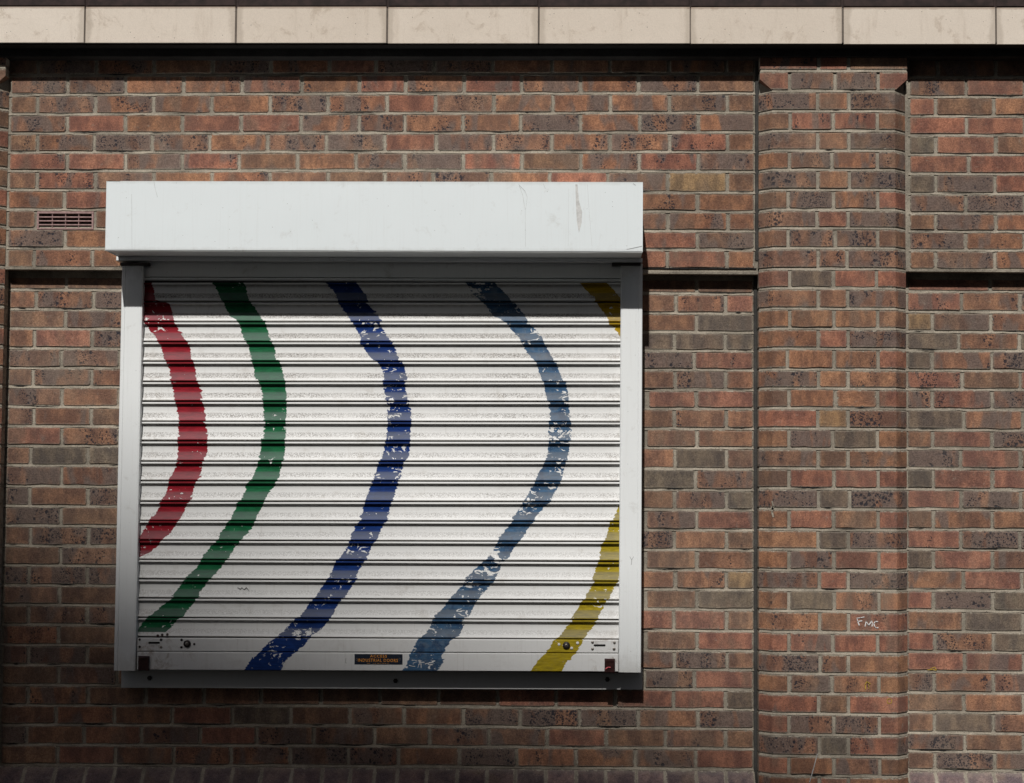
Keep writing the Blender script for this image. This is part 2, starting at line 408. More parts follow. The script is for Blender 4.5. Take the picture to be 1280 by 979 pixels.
def opposite():
    mw = flat_mat('stock_brick_far', (.10, .075, .055), .9, 0., 2., .3, .2); mg = flat_mat('window_far', (.03, .035, .04), .15); mr = flat_mat('slate_far', (.05, .052, .056), .7)
    # unseen tall block, added and sloped so its roof edge shades the wall foot
    T = 52.0; a = P(-900, 440, 0) - SUN_DIR * T; b = P(1000, 1190, 0) - SUN_DIR * T
    tb = thing('added_shade_tower', ((a.x + b.x) / 2, a.y, -.13), 'unseen tall brown block with sloping roof, added across the street to shade the wall', 'added building')
    m = MB(); m.quadprism([(a.x, -.13), (b.x, -.13), (b.x, b.z), (a.x, a.z)], a.y - 12, a.y); m.build('wall', mw, tb)
    m = MB(); m.quadprism([(a.x - .3, a.z + .02), (b.x + .3, b.z + .02), (b.x + .3, b.z + .3), (a.x - .3, a.z + .3)], a.y - 12.3, a.y + .3); m.build('roof', mr, tb)
    for i in range(4):
        for k in range(10):
            x = a.x + (i + .7) * (b.x - a.x) / 5; m = MB(); m.box(x, x + 1.0 * (b.x - a.x) / 10, a.y - .1, a.y + .05, 2 + k * 3.2, 3.7 + k * 3.2); m.build('window', mg, tb)
    tr = thing('added_terrace', (0, -19, -.13), 'dark brick terrace with slate roof, unseen behind the camera, put there to block low sky', 'added building')  # unseen row of houses added to cut the low sky light
    m = MB(); m.box(-9, 40, -28, -19, -.13, 17.0); m.build('wall', mw, tr)
    m = MB(); m.add([(-9, -18.7, 17.0), (40, -18.7, 17.0), (40, -23.5, 19.6), (-9, -23.5, 19.6), (-9, -28.3, 17.0), (40, -28.3, 17.0)], [(0, 1, 2, 3), (3, 2, 5, 4)]); m.build('roof', mr, tr)
    for i in range(10):
        for k in range(5):
            x = -7.5 + i * 4.9; m = MB(); m.box(x, x + 1.2, -19.1, -18.96, .9 + k * 2.6, 2.5 + k * 2.6); m.build('window', mg, tr)
opposite()

# ================================================================== main wall bay
wall = thing('brick_wall', (P(480, 500, 0).x, 0, 0), 'long red and brown brick wall bay that carries the white shuttered window', 'brick wall', 'brick wall bays')
UP = {0: (94.5, 92.6, 92.6), 1: (118.7, 117, 116.7), 2: (143, 141.7, 141), 3: (166.7, 166.2, 165.5), 4: (190.5, 190, 190), 5: (213.7, 213, 214.6),
      6: (237.5, 239, 240.8), 7: (262, 263, 264.7), 8: (286, 287.5, 289), 9: (310.5, 311.5, 312.3), 10: (335, 336, 336.8), -1: (70.5, 68.5, 68.5)}
def upb(k): a = UP[k]; return [(40, a[0]), (480, a[1]), (880, a[2])]
UC = {
 0: ([11, 48, 121, 193, 266, 339, 412, 470, 543, 616, 690, 762, 836, 908, 944], 'bBOoBOrpBoObOb'),
 1: ([12, 84.5, 157, 229.5, 302.5, 377, 449.5, 507, 580.5, 652, 725.5, 798, 872.5, 944], 'BBOOROROROOpb'),
 2: ([12, 46.7, 119.5, 192, 265, 337.5, 410, 484, 544, 617.5, 691, 763, 837, 909, 944], 'bBOOoBOrBOOOBb'),
 3: ([11.5, 84, 157, 228, 302, 376, 449, 506, 579, 651, 725.5, 800, 873, 944], 'BrorrOpOOpOpO'),
 4: ([11, 46.7, 118, 190.5, 262, 334.5, 408, 481, 545, 617, 690, 762.5, 837, 909.5, 944], 'bOpBOBBRBpOORo'),
 5: ([10.5, 84, 157, 228, 299, 372, 445, 505.5, 579, 652.5, 726, 799, 873, 944], 'RrpRboBBRbORB'),
 6: ([10, 46, 119, 192, 265, 337.5, 410, 481, 541, 614, 687, 760, 834.5, 909, 944], 'bRBoObbpBorBtb'),
 7: ([9.5, 80.7, 154], 'OR'), 8: ([9, 45], 'b'), 9: ([8.5, 80.7, 153], 'Bo'), 10: ([8, 42.6, 115.4, 186], 'bOo'),
}
UCR = {7: ([798, 872, 944], 'Oo'), 8: ([762, 835, 910, 944], 'pOo'), 9: ([799, 872, 944], 'RB'), 10: ([762, 834, 908.6, 944], 'rro')}
for k, (j, c) in UC.items(): course(wall, upb(k - 1), upb(k), j, c, Y_UP)
for k, (j, c) in UCR.items(): course(wall, upb(k - 1), upb(k), j, c, Y_UP)
course(wall, upb(7), upb(8), [118, 190], 'o', Y_UP)
# lower, set-back part
LB = [362.5, 387, 411, 435.5, 460, 483.7, 508.7, 533, 557.5, 582, 608, 633, 657.5, 682.5, 707, 732, 756.3, 781.3, 806.5, 831.5, 856.5]
RB = [367, 391.7, 415.5, 438.7, 462.5, 487.5, 511, 536, 560, 586.5, 612.5, 637.5, 662.5, 687.5, 712.5, 737, 762, 788.5, 813.5, 837, 861.9]
def lob(k):
    if k < 0: return [(80, 345.5), (870, 349)]
    if k <= 20: return [(80, LB[k]), (870, RB[k])]
    t = {21: (881.5, 882.5, 886.7), 22: (906, 907.5, 911), 23: (931, 932.5, 936), 24: (956, 958, 961.5)}[k]
    return [(40, t[0]), (480, t[1]), (880, t[2])]
LC = {0: ([11, 83, 154], 'bb'), 1: ([11, 45, 117, 188], 'oOp'), 2: ([10.5, 82, 154], 'bB'), 3: ([10, 43, 115, 186], 'orB'), 4: ([9.5, 77, 150], 'pB'),
 5: ([9, 41, 114.5, 186], 'bpO'), 6: ([8.5, 77, 149], 'Bo'), 7: ([8, 42, 114, 186], 'BOb'), 8: ([7.5, 77, 149], 'rO'), 9: ([7, 38, 110, 182], 'bgg'),
 10: ([6.5, 77, 149], 'BO'), 11: ([6, 37, 110, 182], 'BoB'), 12: ([5.5, 76, 149], 'Bb'), 13: ([5, 38, 110.5, 182], 'bpB'), 14: ([4.5, 76, 148], 'bB'),
 15: ([4, 36, 109, 181], 'BBB'), 16: ([3.5, 74, 147], 'Bb'), 17: ([3, 35.5, 109, 181], 'bBB'), 18: ([2.5, 73, 146], 'Ob'), 19: ([2, 35, 109, 181], 'BBb'), 20: ([1.5, 73, 146, 218], 'bBb')}
RC = {0: ([800, 871, 943], 'bb'), 1: ([772, 845, 907, 943], 'oOr'), 2: ([798, 870.5, 943], 'og'), 3: ([770, 843, 906, 943], 'ggg'), 4: ([803, 868, 943], 'pR'),
 5: ([770, 844, 907, 943], 'bBo'), 6: ([809, 870.5, 943], 'rr'), 7: ([770, 843, 907.5, 943], 'bOo'), 8: ([807, 871, 943], 'bo'), 9: ([770, 844, 908, 943], 'ogb'),
 10: ([803, 869.5, 943], 'gO'), 11: ([770, 843, 908, 943], 'bpg'), 12: ([807, 871, 943], 'BR'), 13: ([770, 843, 908, 943], 'pob'), 14: ([807, 871, 943], 'bO'),
 15: ([770, 844, 908, 943], 'oOt'), 16: ([807, 871, 943], 'bg'), 17: ([770, 842.5, 908, 943], 'rrb'), 18: ([807, 871, 943], 'br'), 19: ([770, 843, 909, 943], 'pBb'), 20: ([730, 805, 868, 943], 'rBr')}
BC = {21: ([1, 35, 110, 182, 255, 326, 401, 475, 548, 622, 695, 769, 842, 907, 943], 'bObbbbbbbrrrrg'),
 22: ([0, 70, 143, 215.5, 290, 363, 437.5, 505, 579, 650, 724.5, 798, 872.5, 943], 'bOorgbOoBpBOp'),
 23: ([0, 33, 105, 177, 250, 321, 392, 468, 537, 611, 684, 757.5, 832, 907, 943], 'BoOBrBBbBBrbBb'),
 24: ([0, 72, 144, 217, 289, 362.5, 435.5, 498, 574, 646, 720, 794, 869.5, 943], 'brOOOBpOBOOpr')}
for d_ in (LC, RC, BC):
    for k, (j, c) in d_.items():
        course(wall, lob(k - 1), lob(k), j, c, Y_LOW, dull=.12 if d_ is not BC else .05)
mb = MB()
for k in range(-1, 10): bed_strip(mb, upb(k), 8, 945, Y_UP, k + 7)
for k in range(0, 25): bed_strip(mb, lob(k), 2, 944, Y_LOW, k + 31)
x0u = P(9.5, 220, 0).x; x1u = P(947.5, 400, 0).x
z_slit = P(500, 338.6, 0).z
hx0, hx1, hz1, hz0 = P(48.8, 270, 0).x, P(114.8, 270, 0).x, P(80, 267.3, 0).z, P(80, 286.6, 0).z; ztop = P(500, 20, 0).z
mb.box(x0u - .02, hx0, .0035, .30, z_slit, ztop); mb.box(hx1, x1u, .0035, .30, z_slit, ztop); mb.box(hx0, hx1, .0035, .30, z_slit, hz0); mb.box(hx0, hx1, .0035, .30, hz1, ztop)
mb.box(x0u - .02, x1u, Y_LOW + .0035, .30, .2, z_slit - .0001)
# bedding lip along the overhang
mb.add([(x0u, -.002, z_slit + .0005), (x1u, -.002, z_slit - .009), (x1u, -.003, z_slit - .001), (x0u, -.003, z_slit + .0105), (x0u, .04, z_slit + .0005), (x1u, .04, z_slit - .009), (x0u, .006, z_slit + .013), (x1u, .006, z_slit + .003)],
       [(0, 1, 2, 3), (4, 5, 1, 0), (3, 2, 7, 6)])
mb.build('mortar_joints', M_MO, wall)
dp = MB(); dp.ribbon([(lambda p: (p.x, p.z))(P(u, interp(upb(10), u) - 1.0 + .5 * nz(u * .09), 0)) for u in range(9, 946, 12)], .0042, .0005, .0016); dp.build('bed_shadow_line', M_BLACK, wall)  # black strip stands in for the shadow line under the bricks
# plinth course: sloping headers
def plinth(parent, js, topv, x0, x1):
    for a, b in zip(js[:-1], js[1:]):
        um = (a + b) / 2; p0 = P(a + 1.7, topv(a) + 1.4, Y_LOW); p1 = P(b - 1.7, topv(b) + 1.4, Y_LOW)
        zt = (p0.z + p1.z) / 2; d = .056; c = .0025; e = rn(-.0012, .0012)
        xa, xb = p0.x, p1.x
        prof = [(Y_LOW + .004, zt), (Y_LOW - d + c + e, zt - d + c), (Y_LOW - d + e, zt - d - c * .6), (Y_LOW - d + e, zt - d - .0885), (Y_LOW - d + .01, zt - d - .0885)]
        vs = [(xa + rn(-.0006, .0006), y, z) for y, z in prof] + [(xb + rn(-.0006, .0006), y, z) for y, z in prof]
        vs += [(xa, Y_LOW + .004, zt - d - .0885), (xb, Y_LOW + .004, zt - d - .0885)]
        fs = [(k, k + 1, k + 6, k + 5) for k in range(4)] + [(0, 10, 4, 3, 2, 1), (5, 6, 7, 8, 9, 11)]
        fs = [tuple(reversed(f)) if False else f for f in fs]
        o = mesh_obj('plinth_brick', vs, fs, M_BS, parent, origin=((xa + xb) / 2, Y_LOW, zt))
        tint(o, 'k')
    m = MB(); d = .056
    za, zb_ = (P(u, topv(u) + 1, Y_LOW).z for u in (js[0], js[-1]))
    xa_, xb_ = P(js[0], 960, Y_LOW).x, P(js[-1], 960, Y_LOW).x
    def pf(x):
        zt = za + (zb_ - za) * (x - xa_) / (xb_ - xa_) + .0005
        return [(x, Y_LOW + .02, zt), (x, Y_LOW + .0055, zt), (x, Y_LOW - d + .0035, zt - d + .0005), (x, Y_LOW - d + .0035, GROUND)]
    us = [js[0]] + [u for u in js[1:-1]] + [js[-1]]
    R_ = [[(P(u, 960, Y_LOW).x, y, P(u, topv(u) + 1, Y_LOW).z + dz) for y, dz in ((Y_LOW + .02, 0), (Y_LOW + .0055, 0), (Y_LOW - d + .0035, -d))] for u in us]
    for r_ in R_: r_.append((r_[2][0], r_[2][1], GROUND))
    for r0_, r1_ in zip(R_[:-1], R_[1:]): m.add(r0_ + r1_, [(k, k + 4, k + 5, k + 1) for k in range(3)])
    m.build('plinth_mortar', M_MO, parent)
plj = [-5, 32.5, 71, 109, 145, 181, 218, 255, 292, 328, 366, 404, 439, 469, 497.5, 534, 572, 609, 644.5, 682.5, 720, 757, 795, 831, 870, 907, 943]
plinth(wall, plj, lambda u: interp(lob(24), u), P(-8, 960, Y_LOW).x, P(944, 960, Y_LOW).x)
# movement joint against the pier
mj = MB(); xa, xb = P(943.6, 400, 0).x, P(948.2, 400, 0).x
n = 60; zt, zb = P(945, 60, 0).z, .2; rows = []
for k in range(n + 1):
    z = zt + (zb - zt) * k / n; low = z < z_slit; Y = (Y_LOW if low else 0) ; q = nz(z * 9) * .0008
    mj.v += [Vector((xa + q, Y + .004, z)), Vector((xa + .003 + q, Y - .0006, z)), Vector((xb - .002, Y - .0006, z)), Vector((xb + .004, Y + .004, z))]
for k in range(n):
    for c in range(3): i = k * 4 + c; mj.f.append((i, i + 4, i + 5, i + 1))
mj.build('movement_joint', M_MASTIC, wall)
# concrete bearer in the shade under the stone
zs0, zs1 = P(640, 71, -.03).z, P(640, 20, -.03).z
# air vent
def vent():
    a, b = P(46.5, 264.8, 0), P(116.8, 287.2, 0); x0, x1, z1, z0 = a.x, b.x, a.z, b.z
    fr = MB(); ft = .0075
    ix0, ix1, iz0, iz1 = P(48.8, 270, 0).x, P(114.8, 270, 0).x, P(80, 286.6, 0).z, P(80, 267.3, 0).z
    fr.bbox(x0, x1, -.002, .012, iz1, z1 + .001, .001); fr.bbox(x0, x1, -.0021, .012, z0, iz0, .001)
    fr.bbox(x0, ix0, -.0019, .012, iz0, iz1, .001); fr.bbox(ix1, x1, -.0019, .012, iz0, iz1, .001)
    v = fr.build('air_vent', M_VENT, wall); v['label'] = 'pinkish terracotta air brick with dark horizontal slots'
    for k in range(1, 4):
        m = MB(); x = ix0 + (ix1 - ix0) * k / 4; m.box(x - .0012, x + .0012, .0012, .03, iz0, iz1); m.build('divider', M_VENT, v)
    for k in range(4):
        m = MB(); z = iz0 + (iz1 - iz0) * (k + .14) / 4; m.box(ix0, ix1, -.0005, .022, z - .0018, z + .0026); m.build('louvre', M_VENT, v)
    m = MB(); m.box(ix0 - .01, ix1 + .01, .06, .062, iz0 - .01, iz1 + .01); m.build('vent_opening', M_BLACK, v)
vent()

# ================================================================== right wall bay
wr = thing('brick_wall', (P(1240, 500, 0).x, 0, 0), 'narrow brick wall bay right of the chamfered pier, at the right edge', 'brick wall', 'brick wall bays')
QB = [73, 97, 121, 145.4, 169, 193.3, 217.4, 242.3, 266.5, 289.5, 313, 337.3]
QC = [([1136, 1172, 1245, 1318], 'bOb'), ([1136, 1208, 1281, 1354], 'Bro'), ([1136, 1169.5, 1242.5, 1316], 'rbO'), ([1136, 1208, 1281, 1354], 'rrb'), ([1136, 1169.7, 1244.8, 1318], 'grb'),
      ([1136, 1211, 1284, 1358], 'rrB'), ([1136, 1170, 1244, 1317], 'gBr'), ([1136, 1207.5, 1281, 1354], 'pBo'), ([1136, 1169.5, 1244.5, 1317], 'bpO'), ([1136, 1207, 1281, 1354], 'BOb'), ([1136, 1169.5, 1243.7, 1317], 'bBO')]
def qb(k): return [(1200, QB[k])]
def level(v, u0, Y):   # a true level line through (u0, v)
    z = P(u0, v, Y).z
    def g(u):
        lo, hi = v - 30, v + 30
        for _ in range(26):
            m = (lo + hi) / 2
            if P(u, m, Y).z > z: lo = m
            else: hi = m
        return lo
    return [(u0 - 100, g(u0 - 100)), (u0 + 150, g(u0 + 150))]
QL = [level(v, 1200, 0) for v in QB]
for k, (j, c) in enumerate(QC): course(wr, QL[k], QL[k + 1], j, c, 0)
SBs = [348, 364.7, 390, 415, 438.3, 463.2, 487, 512, 537.5, 561, 586, 612, 637, 662, 687, 712.5, 738, 763.7, 789.8, 815, 840, 866.2, 890.7, 916.5, 939.5, 963]
SC = [([1133.5, 1238, 1312], 'rb'), ([1133.5, 1202, 1275, 1349], 'ROp'), ([1133.5, 1165.5, 1238.7, 1312], 'tBO'), ([1133.5, 1198.7, 1274.5, 1348], 'gOg'), ([1133.5, 1165.5, 1240, 1312], 'gOp'),
      ([1133.5, 1202.5, 1275.5, 1349], 'Rbr'), ([1133.5, 1165.5, 1240, 1312], 'pRB'), ([1133.5, 1205, 1279, 1350], 'gOb'), ([1133.5, 1165.7, 1240, 1312], 'orB'), ([1133.5, 1201, 1275.5, 1349], 'prb'),
      ([1133.5, 1166.7, 1240.5, 1312], 'grr'), ([1133.5, 1201.7, 1276, 1349], 'rBb'), ([1133.5, 1166.7, 1240.5, 1313], 'bOo'), ([1133.5, 1201, 1275, 1348], 'rpB'), ([1133.5, 1166.7, 1240.5, 1313], 'grp'),
      ([1133.5, 1204.5, 1277.5, 1350], 'Oro'), ([1133.5, 1166.7, 1241, 1313], 'rpg'), ([1133.5, 1204.5, 1279, 1350], 'Ogb'), ([1133.5, 1168.7, 1241.7, 1314], 'rOg'), ([1133.5, 1206, 1280, 1351], 'rRo'),
      ([1133.5, 1167.5, 1241.7, 1314], 'BOp'), ([1133.5, 1205, 1279, 1350], 'bob'), ([1133.5, 1168, 1242, 1314], 'bgO'), ([1133.5, 1206, 1280, 1351], 'pbr'), ([1133.5, 1168.7, 1243.7, 1316], 'bBO')]
SL = [level(v, 1200, Y_LOW) for v in SBs]
for k, (j, c) in enumerate(SC): course(wr, SL[k], SL[k + 1], j, c, Y_LOW, dull=.08)
mb = MB()
for k in range(len(QL) - 1): bed_strip(mb, QL[k], 1134, 1350, 0, k + 71)
for k in range(1, len(SL)): bed_strip(mb, SL[k], 1132, 1350, Y_LOW, k + 91)
xr0, xr1 = P(1133.3, 400, 0).x, P(1352, 400, 0).x; zq = P(1200, 339.6, 0).z
mb.box(xr0 - .01, xr1, .0035, .3, zq, P(1200, 20, 0).z); mb.box(xr0 - .01, xr1, Y_LOW + .0035, .3, .2, zq - .0001)
mb.add([(xr0, -.002, zq), (xr1, -.002, zq - .002), (xr1, -.003, zq + .009), (xr0, -.003, zq + .009), (xr0, .04, zq), (xr1, .04, zq - .002), (xr0, .006, zq + .012), (xr1, .006, zq + .012)], [(0, 1, 2, 3), (4, 5, 1, 0), (3, 2, 7, 6)])
mb.box(xr0 - .003, xr0 + .009, -.0008, .004, zq, P(1200, 60, 0).z)
mb.build('mortar_joints', M_MO, wr)
plinth(wr, [1133.5, 1168.7, 1206, 1241.7, 1279, 1315, 1351], lambda u: interp(SL[-1], u), P(1133, 963, Y_LOW).x, xr1)
mk = MB(); q = lambda x, y: (lambda p: (p.x, p.z))(P(960 + x / 4, 734 + y / 4, Y_LOW - .002))
mk.ribbon([q(798, 414), q(822, 412), q(843, 416), q(834, 400), q(812, 408)], .0022, Y_LOW - .002); mk.build('yellow_crayon_mark', M_YEL, wr)

# ================================================================== chamfered piers
CH = .047
def pier(parent, xL, xR, zbeds, joints, codes, cap=2):
    """zbeds: z of bed joints from the top down; joints: world x of perpends for each course"""
    for k in range(len(zbeds) - 1):
        zt, zb = zbeds[k] - .006, zbeds[k + 1] + .006
        js = [xL] + list(joints[k]) + [xR]; cs = codes[k]
        assert len(cs) == len(js) - 1, (k, cs, js)
        for i, cde in enumerate(cs):
            a = js[i] + (.0055 if i else 0); b = js[i + 1] - (.0055 if i < len(cs) - 1 else 0)
            e = rn(-.0015, .001); Yf = Y_PIER + e
            if 0 < i < len(cs) - 1:
                put_brick(parent, a, b, zb, zt, rn(-.003, .003), Yf, cde); continue
            left = i == 0
            if k >= cap:
                if left: pr = [(a, .043), (a, e*.5), (a + CH - .0015, Yf + .0015), (a + CH + .0018, Yf), (b - .002, Yf), (b, Yf + .002), (b, Yf + .014)]
                else: pr = [(a, Yf + .014), (a, Yf + .002), (a + .002, Yf), (b - CH - .0018, Yf), (b - CH + .0015, Yf + .0015), (b, e*.5), (b, .043)]
                prs = [pr, pr]
            else:
                pr = [(a, .01), (a, Yf + .002), (a + .002, Yf), (b - .002, Yf), (b, Yf + .002), (b, .01)]
                prs = [pr, pr]
                if k == 1:   # stop brick: its outer lower corner is cut back to the chamfer
                    o = MB(); zc = zb + .6 * (zt - zb)
                    if left: pg = [(a + CH - .004, zb), (b, zb), (b, zt), (a, zt), (a, zc)]
                    else: pg = [(a, zb), (b - CH + .004, zb), (b, zc), (b, zt), (a, zt)]
                    o.quadprism(pg, Yf, .0); ob = o.build('brick', M_BC, parent, origin=((a + b) / 2, Yf, (zt + zb) / 2)); tint(ob, cde); continue
            n = len(pr); bv = .0018; vs = []
            jt = [rn(-.0012, .0012) for _ in range(n)]; jb = [rn(-.0012, .0012) for _ in range(n)]
            cx = (a + b) / 2
            def ins(p): return (p[0] + (cx - p[0]) * .006, p[1] + bv)
            for p_ in pr: x, y = ins(p_); vs.append((x, y, zb))
            for p_, w in zip(pr, jb): vs.append((p_[0], p_[1], zb + bv + w))
            for p_, w in zip(pr, jt): vs.append((p_[0], p_[1], zt - bv + w))
            for p_ in pr: x, y = ins(p_); vs.append((x, y, zt))
            fs = []
            for r in range(3):
                for c in range(n - 1): i0 = r * n + c; fs.append((i0, i0 + 1, i0 + n + 1, i0 + n))
            fs += [tuple(reversed(range(n))), tuple(range(3 * n, 4 * n))]
            ob = mesh_obj('brick', vs, fs, M_BC, parent, origin=(cx, Yf, (zt + zb) / 2)); tint(ob, cde)
    # mortar core and struck bed joints
    m = MB()
    def outline(s, z, capped=False):
        if capped: return [(xL + s, .2, z), (xL + s, Y_PIER + s, z), (xR - s, Y_PIER + s, z), (xR - s, .2, z)]
        return [(xL + s, .2, z), (xL + s, 0 + s*.4, z), (xL + CH + .414 * s, Y_PIER + s, z), (xR - CH - .414 * s, Y_PIER + s, z), (xR - s, 0 + s*.4, z), (xR - s, .2, z)]
    def tube(rings):
        n = len(rings[0]); base = len(m.v)
        for r in rings: m.v += [Vector(p_) for p_ in r]
        for r in range(len(rings) - 1):
            for c in range(n - 1): i0 = base + r * n + c; m.f.append((i0, i0 + 1, i0 + n + 1, i0 + n))
    zc = zbeds[2]
    tube([outline(.0035, .1), outline(.0035, zbeds[1])])
    tube([outline(.0035, zbeds[1] - .012, True), outline(.0035, zbeds[0] + .05, True)])
    def dense(pts, step=.022):
        out = []
        for a, b in zip(pts[:-1], pts[1:]):
            a, b = Vector(a), Vector(b); n = max(1, int((b - a).length / step))
            out += [a.lerp(b, i / n) for i in range(n)]
        return out + [Vector(pts[-1])]
    for k, z in enumerate(zbeds[:-1]):
        cp = k < 2
        rings = [outline(.007, z + .0088, cp), outline(.0038, z + .0046, cp), outline(.0003, z - .0045, cp), outline(.0025, z - .0062, cp), outline(.008, z - .009, cp)]
        cols = [[], [], [], [], []]
        # resample every ring alike
        for i in range(len(rings[0]) - 1):
            n_ = max(1, int((Vector(rings[0][i + 1]) - Vector(rings[0][i])).length / .02))
            for q_ in range(n_):
                for r in range(5): cols[r].append(Vector(rings[r][i]).lerp(Vector(rings[r][i + 1]), q_ / n_))
        for r in range(5): cols[r].append(Vector(rings[r][-1]))
        for c in range(len(cols[0])):
            w = nz(c * .35, k * 2.3) * .0016 + nz(c * 1.1, k * 4.1, 2) * .001
            for r in (1, 2, 3): cols[r][c].z += w
            cols[2][c].y += nz(c * .8, k, 7) * .0008
        n = len(cols[0]); base = len(m.v)
        for r in cols: m.v += r
        for r in range(4):
            for c in range(n - 1): i0 = base + r * n + c; m.f.append((i0, i0 + n, i0 + n + 1, i0 + 1))
    m.build('mortar_joints', M_MO, parent)
pr_ = thing('brick_pier', (P(1040, 500, 0).x, 0, 0), 'projecting red brick pier with chamfered corners, scrawled FMC in white', 'brick pier', 'chamfered brick piers')
PBv = [64, 88.7, 113.8, 139, 163.7, 188.4, 212.3, 237.4, 262.3, 285.5, 310.5, 336.3, 360.5, 386, 411, 436, 462, 485.8, 510.7, 536, 561.2, 585.8, 611, 636.7, 662.4, 687.5, 713, 738, 764.3, 790.8, 817, 842.7, 867.7, 893, 919, 945.7, 970.3, 996, 1021]
PZ = [P(1040, v, Y_PIER).z for v in PBv]
PJ = ['1023 1061|Rrb', '986.7 1044 1098|rBpr', '1021.8 1061.5|BoB', '987.5 1041.5 1097|bRRo', '1022 1061.5|BoB', '986.6 1040 1097|oBOp', '1022 1062|BoB', '985 1042 1097.5|bBOr',
 '1021 1060.5|BrB', '985 1044 1097.5|bBBb', '1022.5 1059|ppB', '987 1042 1096|rgrr', '1022.5 1060|Obp', '987 1042.5 1097.5|ooob', '1022.5 1060.5|Orp', '984 1042.5 1098|ooOr',
 '1023 1060.5|OoO', '986 1044 1097.5|boor', '1022 1060.5|rtp', '986 1041 1097|opgo', '1022.5 1060.5|pbO', '986 1042.5 1098|brrr', '1023 1062.5|pgp', '986 1042 1098|orbr',
 '1022.5 1061|ogp', '986 1042.5 1099|oprr', '1024 1060.5|prp', '986 1043 1099|ogOo', '1024.5 1061|OoR', '986 1041 1097.5|rRrr', '1025 1061|pBo', '986 1040 1099|opOo',
 '1023 1061|Rbr', '986 1042.5 1099.5|rppr', '1024 1061|BgR', '986 1042.5 1100|ropb', '1024 1061|Oro', '986 1042 1099|rogr']
XL, XR = P(948.3, 560, 0).x, P(1133.4, 560, 0).x
js = []; cs = []
for k, s_ in enumerate(PJ):
    a, c = s_.split('|'); v = (PBv[k] + PBv[k + 1]) / 2
    js.append([P(float(u), v, Y_PIER).x for u in a.split()]); cs.append(c)
pier(pr_, XL, XR, PZ, js, cs)
# writing on the pier
mk = MB(); Yc = Y_PIER - .0022
q = lambda x, y: (lambda p: (p.x, p.z))(P(960 + x / 4, 734 + y / 4, Yc))
mk.ribbon([q(444, 154), q(449, 172), q(456, 190)], .0036, Yc); mk.ribbon([q(444, 155), q(462, 153), q(481, 149)], .0030, Yc); mk.ribbon([q(449, 172), q(470, 168)], .0032, Yc)
mk.ribbon([q(485, 196), q(491, 171), q(503, 190), q(520, 169), q(522, 184), q(520, 196)], .0032, Yc)
mk.ribbon([q(549, 172), q(536, 172), q(529, 182), q(533, 197), q(543, 204), q(551, 202)], .0034, Yc)
o = mk.build('chalk_letters', M_CHALK, pr_); o['label'] = 'white hand-written letters FMC'
mk = MB()
mk.ribbon([q(488, 510), q(486, 486)], .003, Yc); mk.ribbon([q(484, 490), q(494, 472), q(512, 484)], .0022, Yc); mk.ribbon([q(505, 508), q(503, 486)], .002, Yc)
mk.build('yellow_crayon_mark', M_YEL, pr_)
mk = MB(); mk.ribbon([q(607 + 12 * math.cos(a * .52), 570 + 12 * math.sin(a * .52)) for a in range(13)], .0022, Yc); mk.build('yellow_crayon_mark', M_YEL, pr_)
mk = MB()
q2 = lambda x, y: (lambda p: (p.x, p.z))(P(x, y, Yc))
mk.ribbon([q2(965.2, 627), q2(966.4, 633), q2(965, 640), q2(966.5, 646)], .006, Yc - .0005); mk.ribbon([q2(964.4, 634), q2(966.8, 637)], .009, Yc - .0005)
mk.build('mortar_splash', M_MO, pr_)
mk = MB(); mk.ribbon([q(246, 835), q(228, 905), q(208, 975)], .0035, Yc); mk.build('chalk_scrape', M_SCUFF, pr_)
# left pier, its right side just inside the frame
pl_ = thing('brick_pier', (P(-90, 500, 0).x, 0, 0), 'sliver of a chamfered brick pier at the left edge of the photo', 'brick pier', 'chamfered brick piers')
XR2 = P(6.5, 330, 0).x; XL2 = XR2 - (XR - XL)
js2 = []; cs2 = []
for k, c in enumerate(cs):
    js2.append([x - XL + XL2 for x in js[k]]); cs2.append(''.join(random.choice('orbBOR') for _ in c))
PZ2 = [P(-40, v, Y_PIER).z for v in [x - 4.5 - (x - 400) * .0 for x in PBv]]
pier(pl_, XL2, XR2, PZ2, js2, cs2)

# ================================================================== stone band on top
Y_ST = -.116
st = thing('stone_band', (P(640, 30, Y_ST).x, Y_ST, P(640, 55, Y_ST).z), 'smooth beige stone blocks in a projecting band above the brickwork', 'stone band')
sj = [-272, -83, 106, 295, 484, 673.7, 863, 1053.6, 1244.8, 1434]
def vtop(u): return 8.3 + u * .0008
def vbot(u): return 53.4 + u * .0016
SZT = None
for a, b in zip(sj[:-1], sj[1:]):
    m = MB(); um = (a + b) / 2; pa, pb = P(a + rn(.7, 1.3), 30, Y_ST), P(b - rn(.7, 1.3), 30, Y_ST); e = rn(-.001, .001)
    zt, zb = P(um, vtop(um), Y_ST).z, P(um, vbot(um), Y_ST).z
    m.bbox(pa.x, pb.x, Y_ST + e, .1, zb + e, zt + e, .0014)
    m.build('stone_block', M_STONE, st, origin=((pa.x + pb.x) / 2, Y_ST, (zt + zb) / 2))
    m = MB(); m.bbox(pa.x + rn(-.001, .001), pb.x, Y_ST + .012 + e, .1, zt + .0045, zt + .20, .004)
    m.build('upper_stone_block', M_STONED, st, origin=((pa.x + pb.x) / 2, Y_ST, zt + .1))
m = MB(); zt, zb = P(640, vtop(640), Y_ST).z, P(640, vbot(640), Y_ST).z
m.box(P(-272, 30, Y_ST).x, P(1434, 30, Y_ST).x, Y_ST + .004, .099, zb + .004, zt - .004)
m.build('block_joints', M_DARKJ, st)
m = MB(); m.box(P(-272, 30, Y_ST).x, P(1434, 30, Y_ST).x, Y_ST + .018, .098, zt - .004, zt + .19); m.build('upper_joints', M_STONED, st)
zb2 = P(640, 71.5, -.055).z
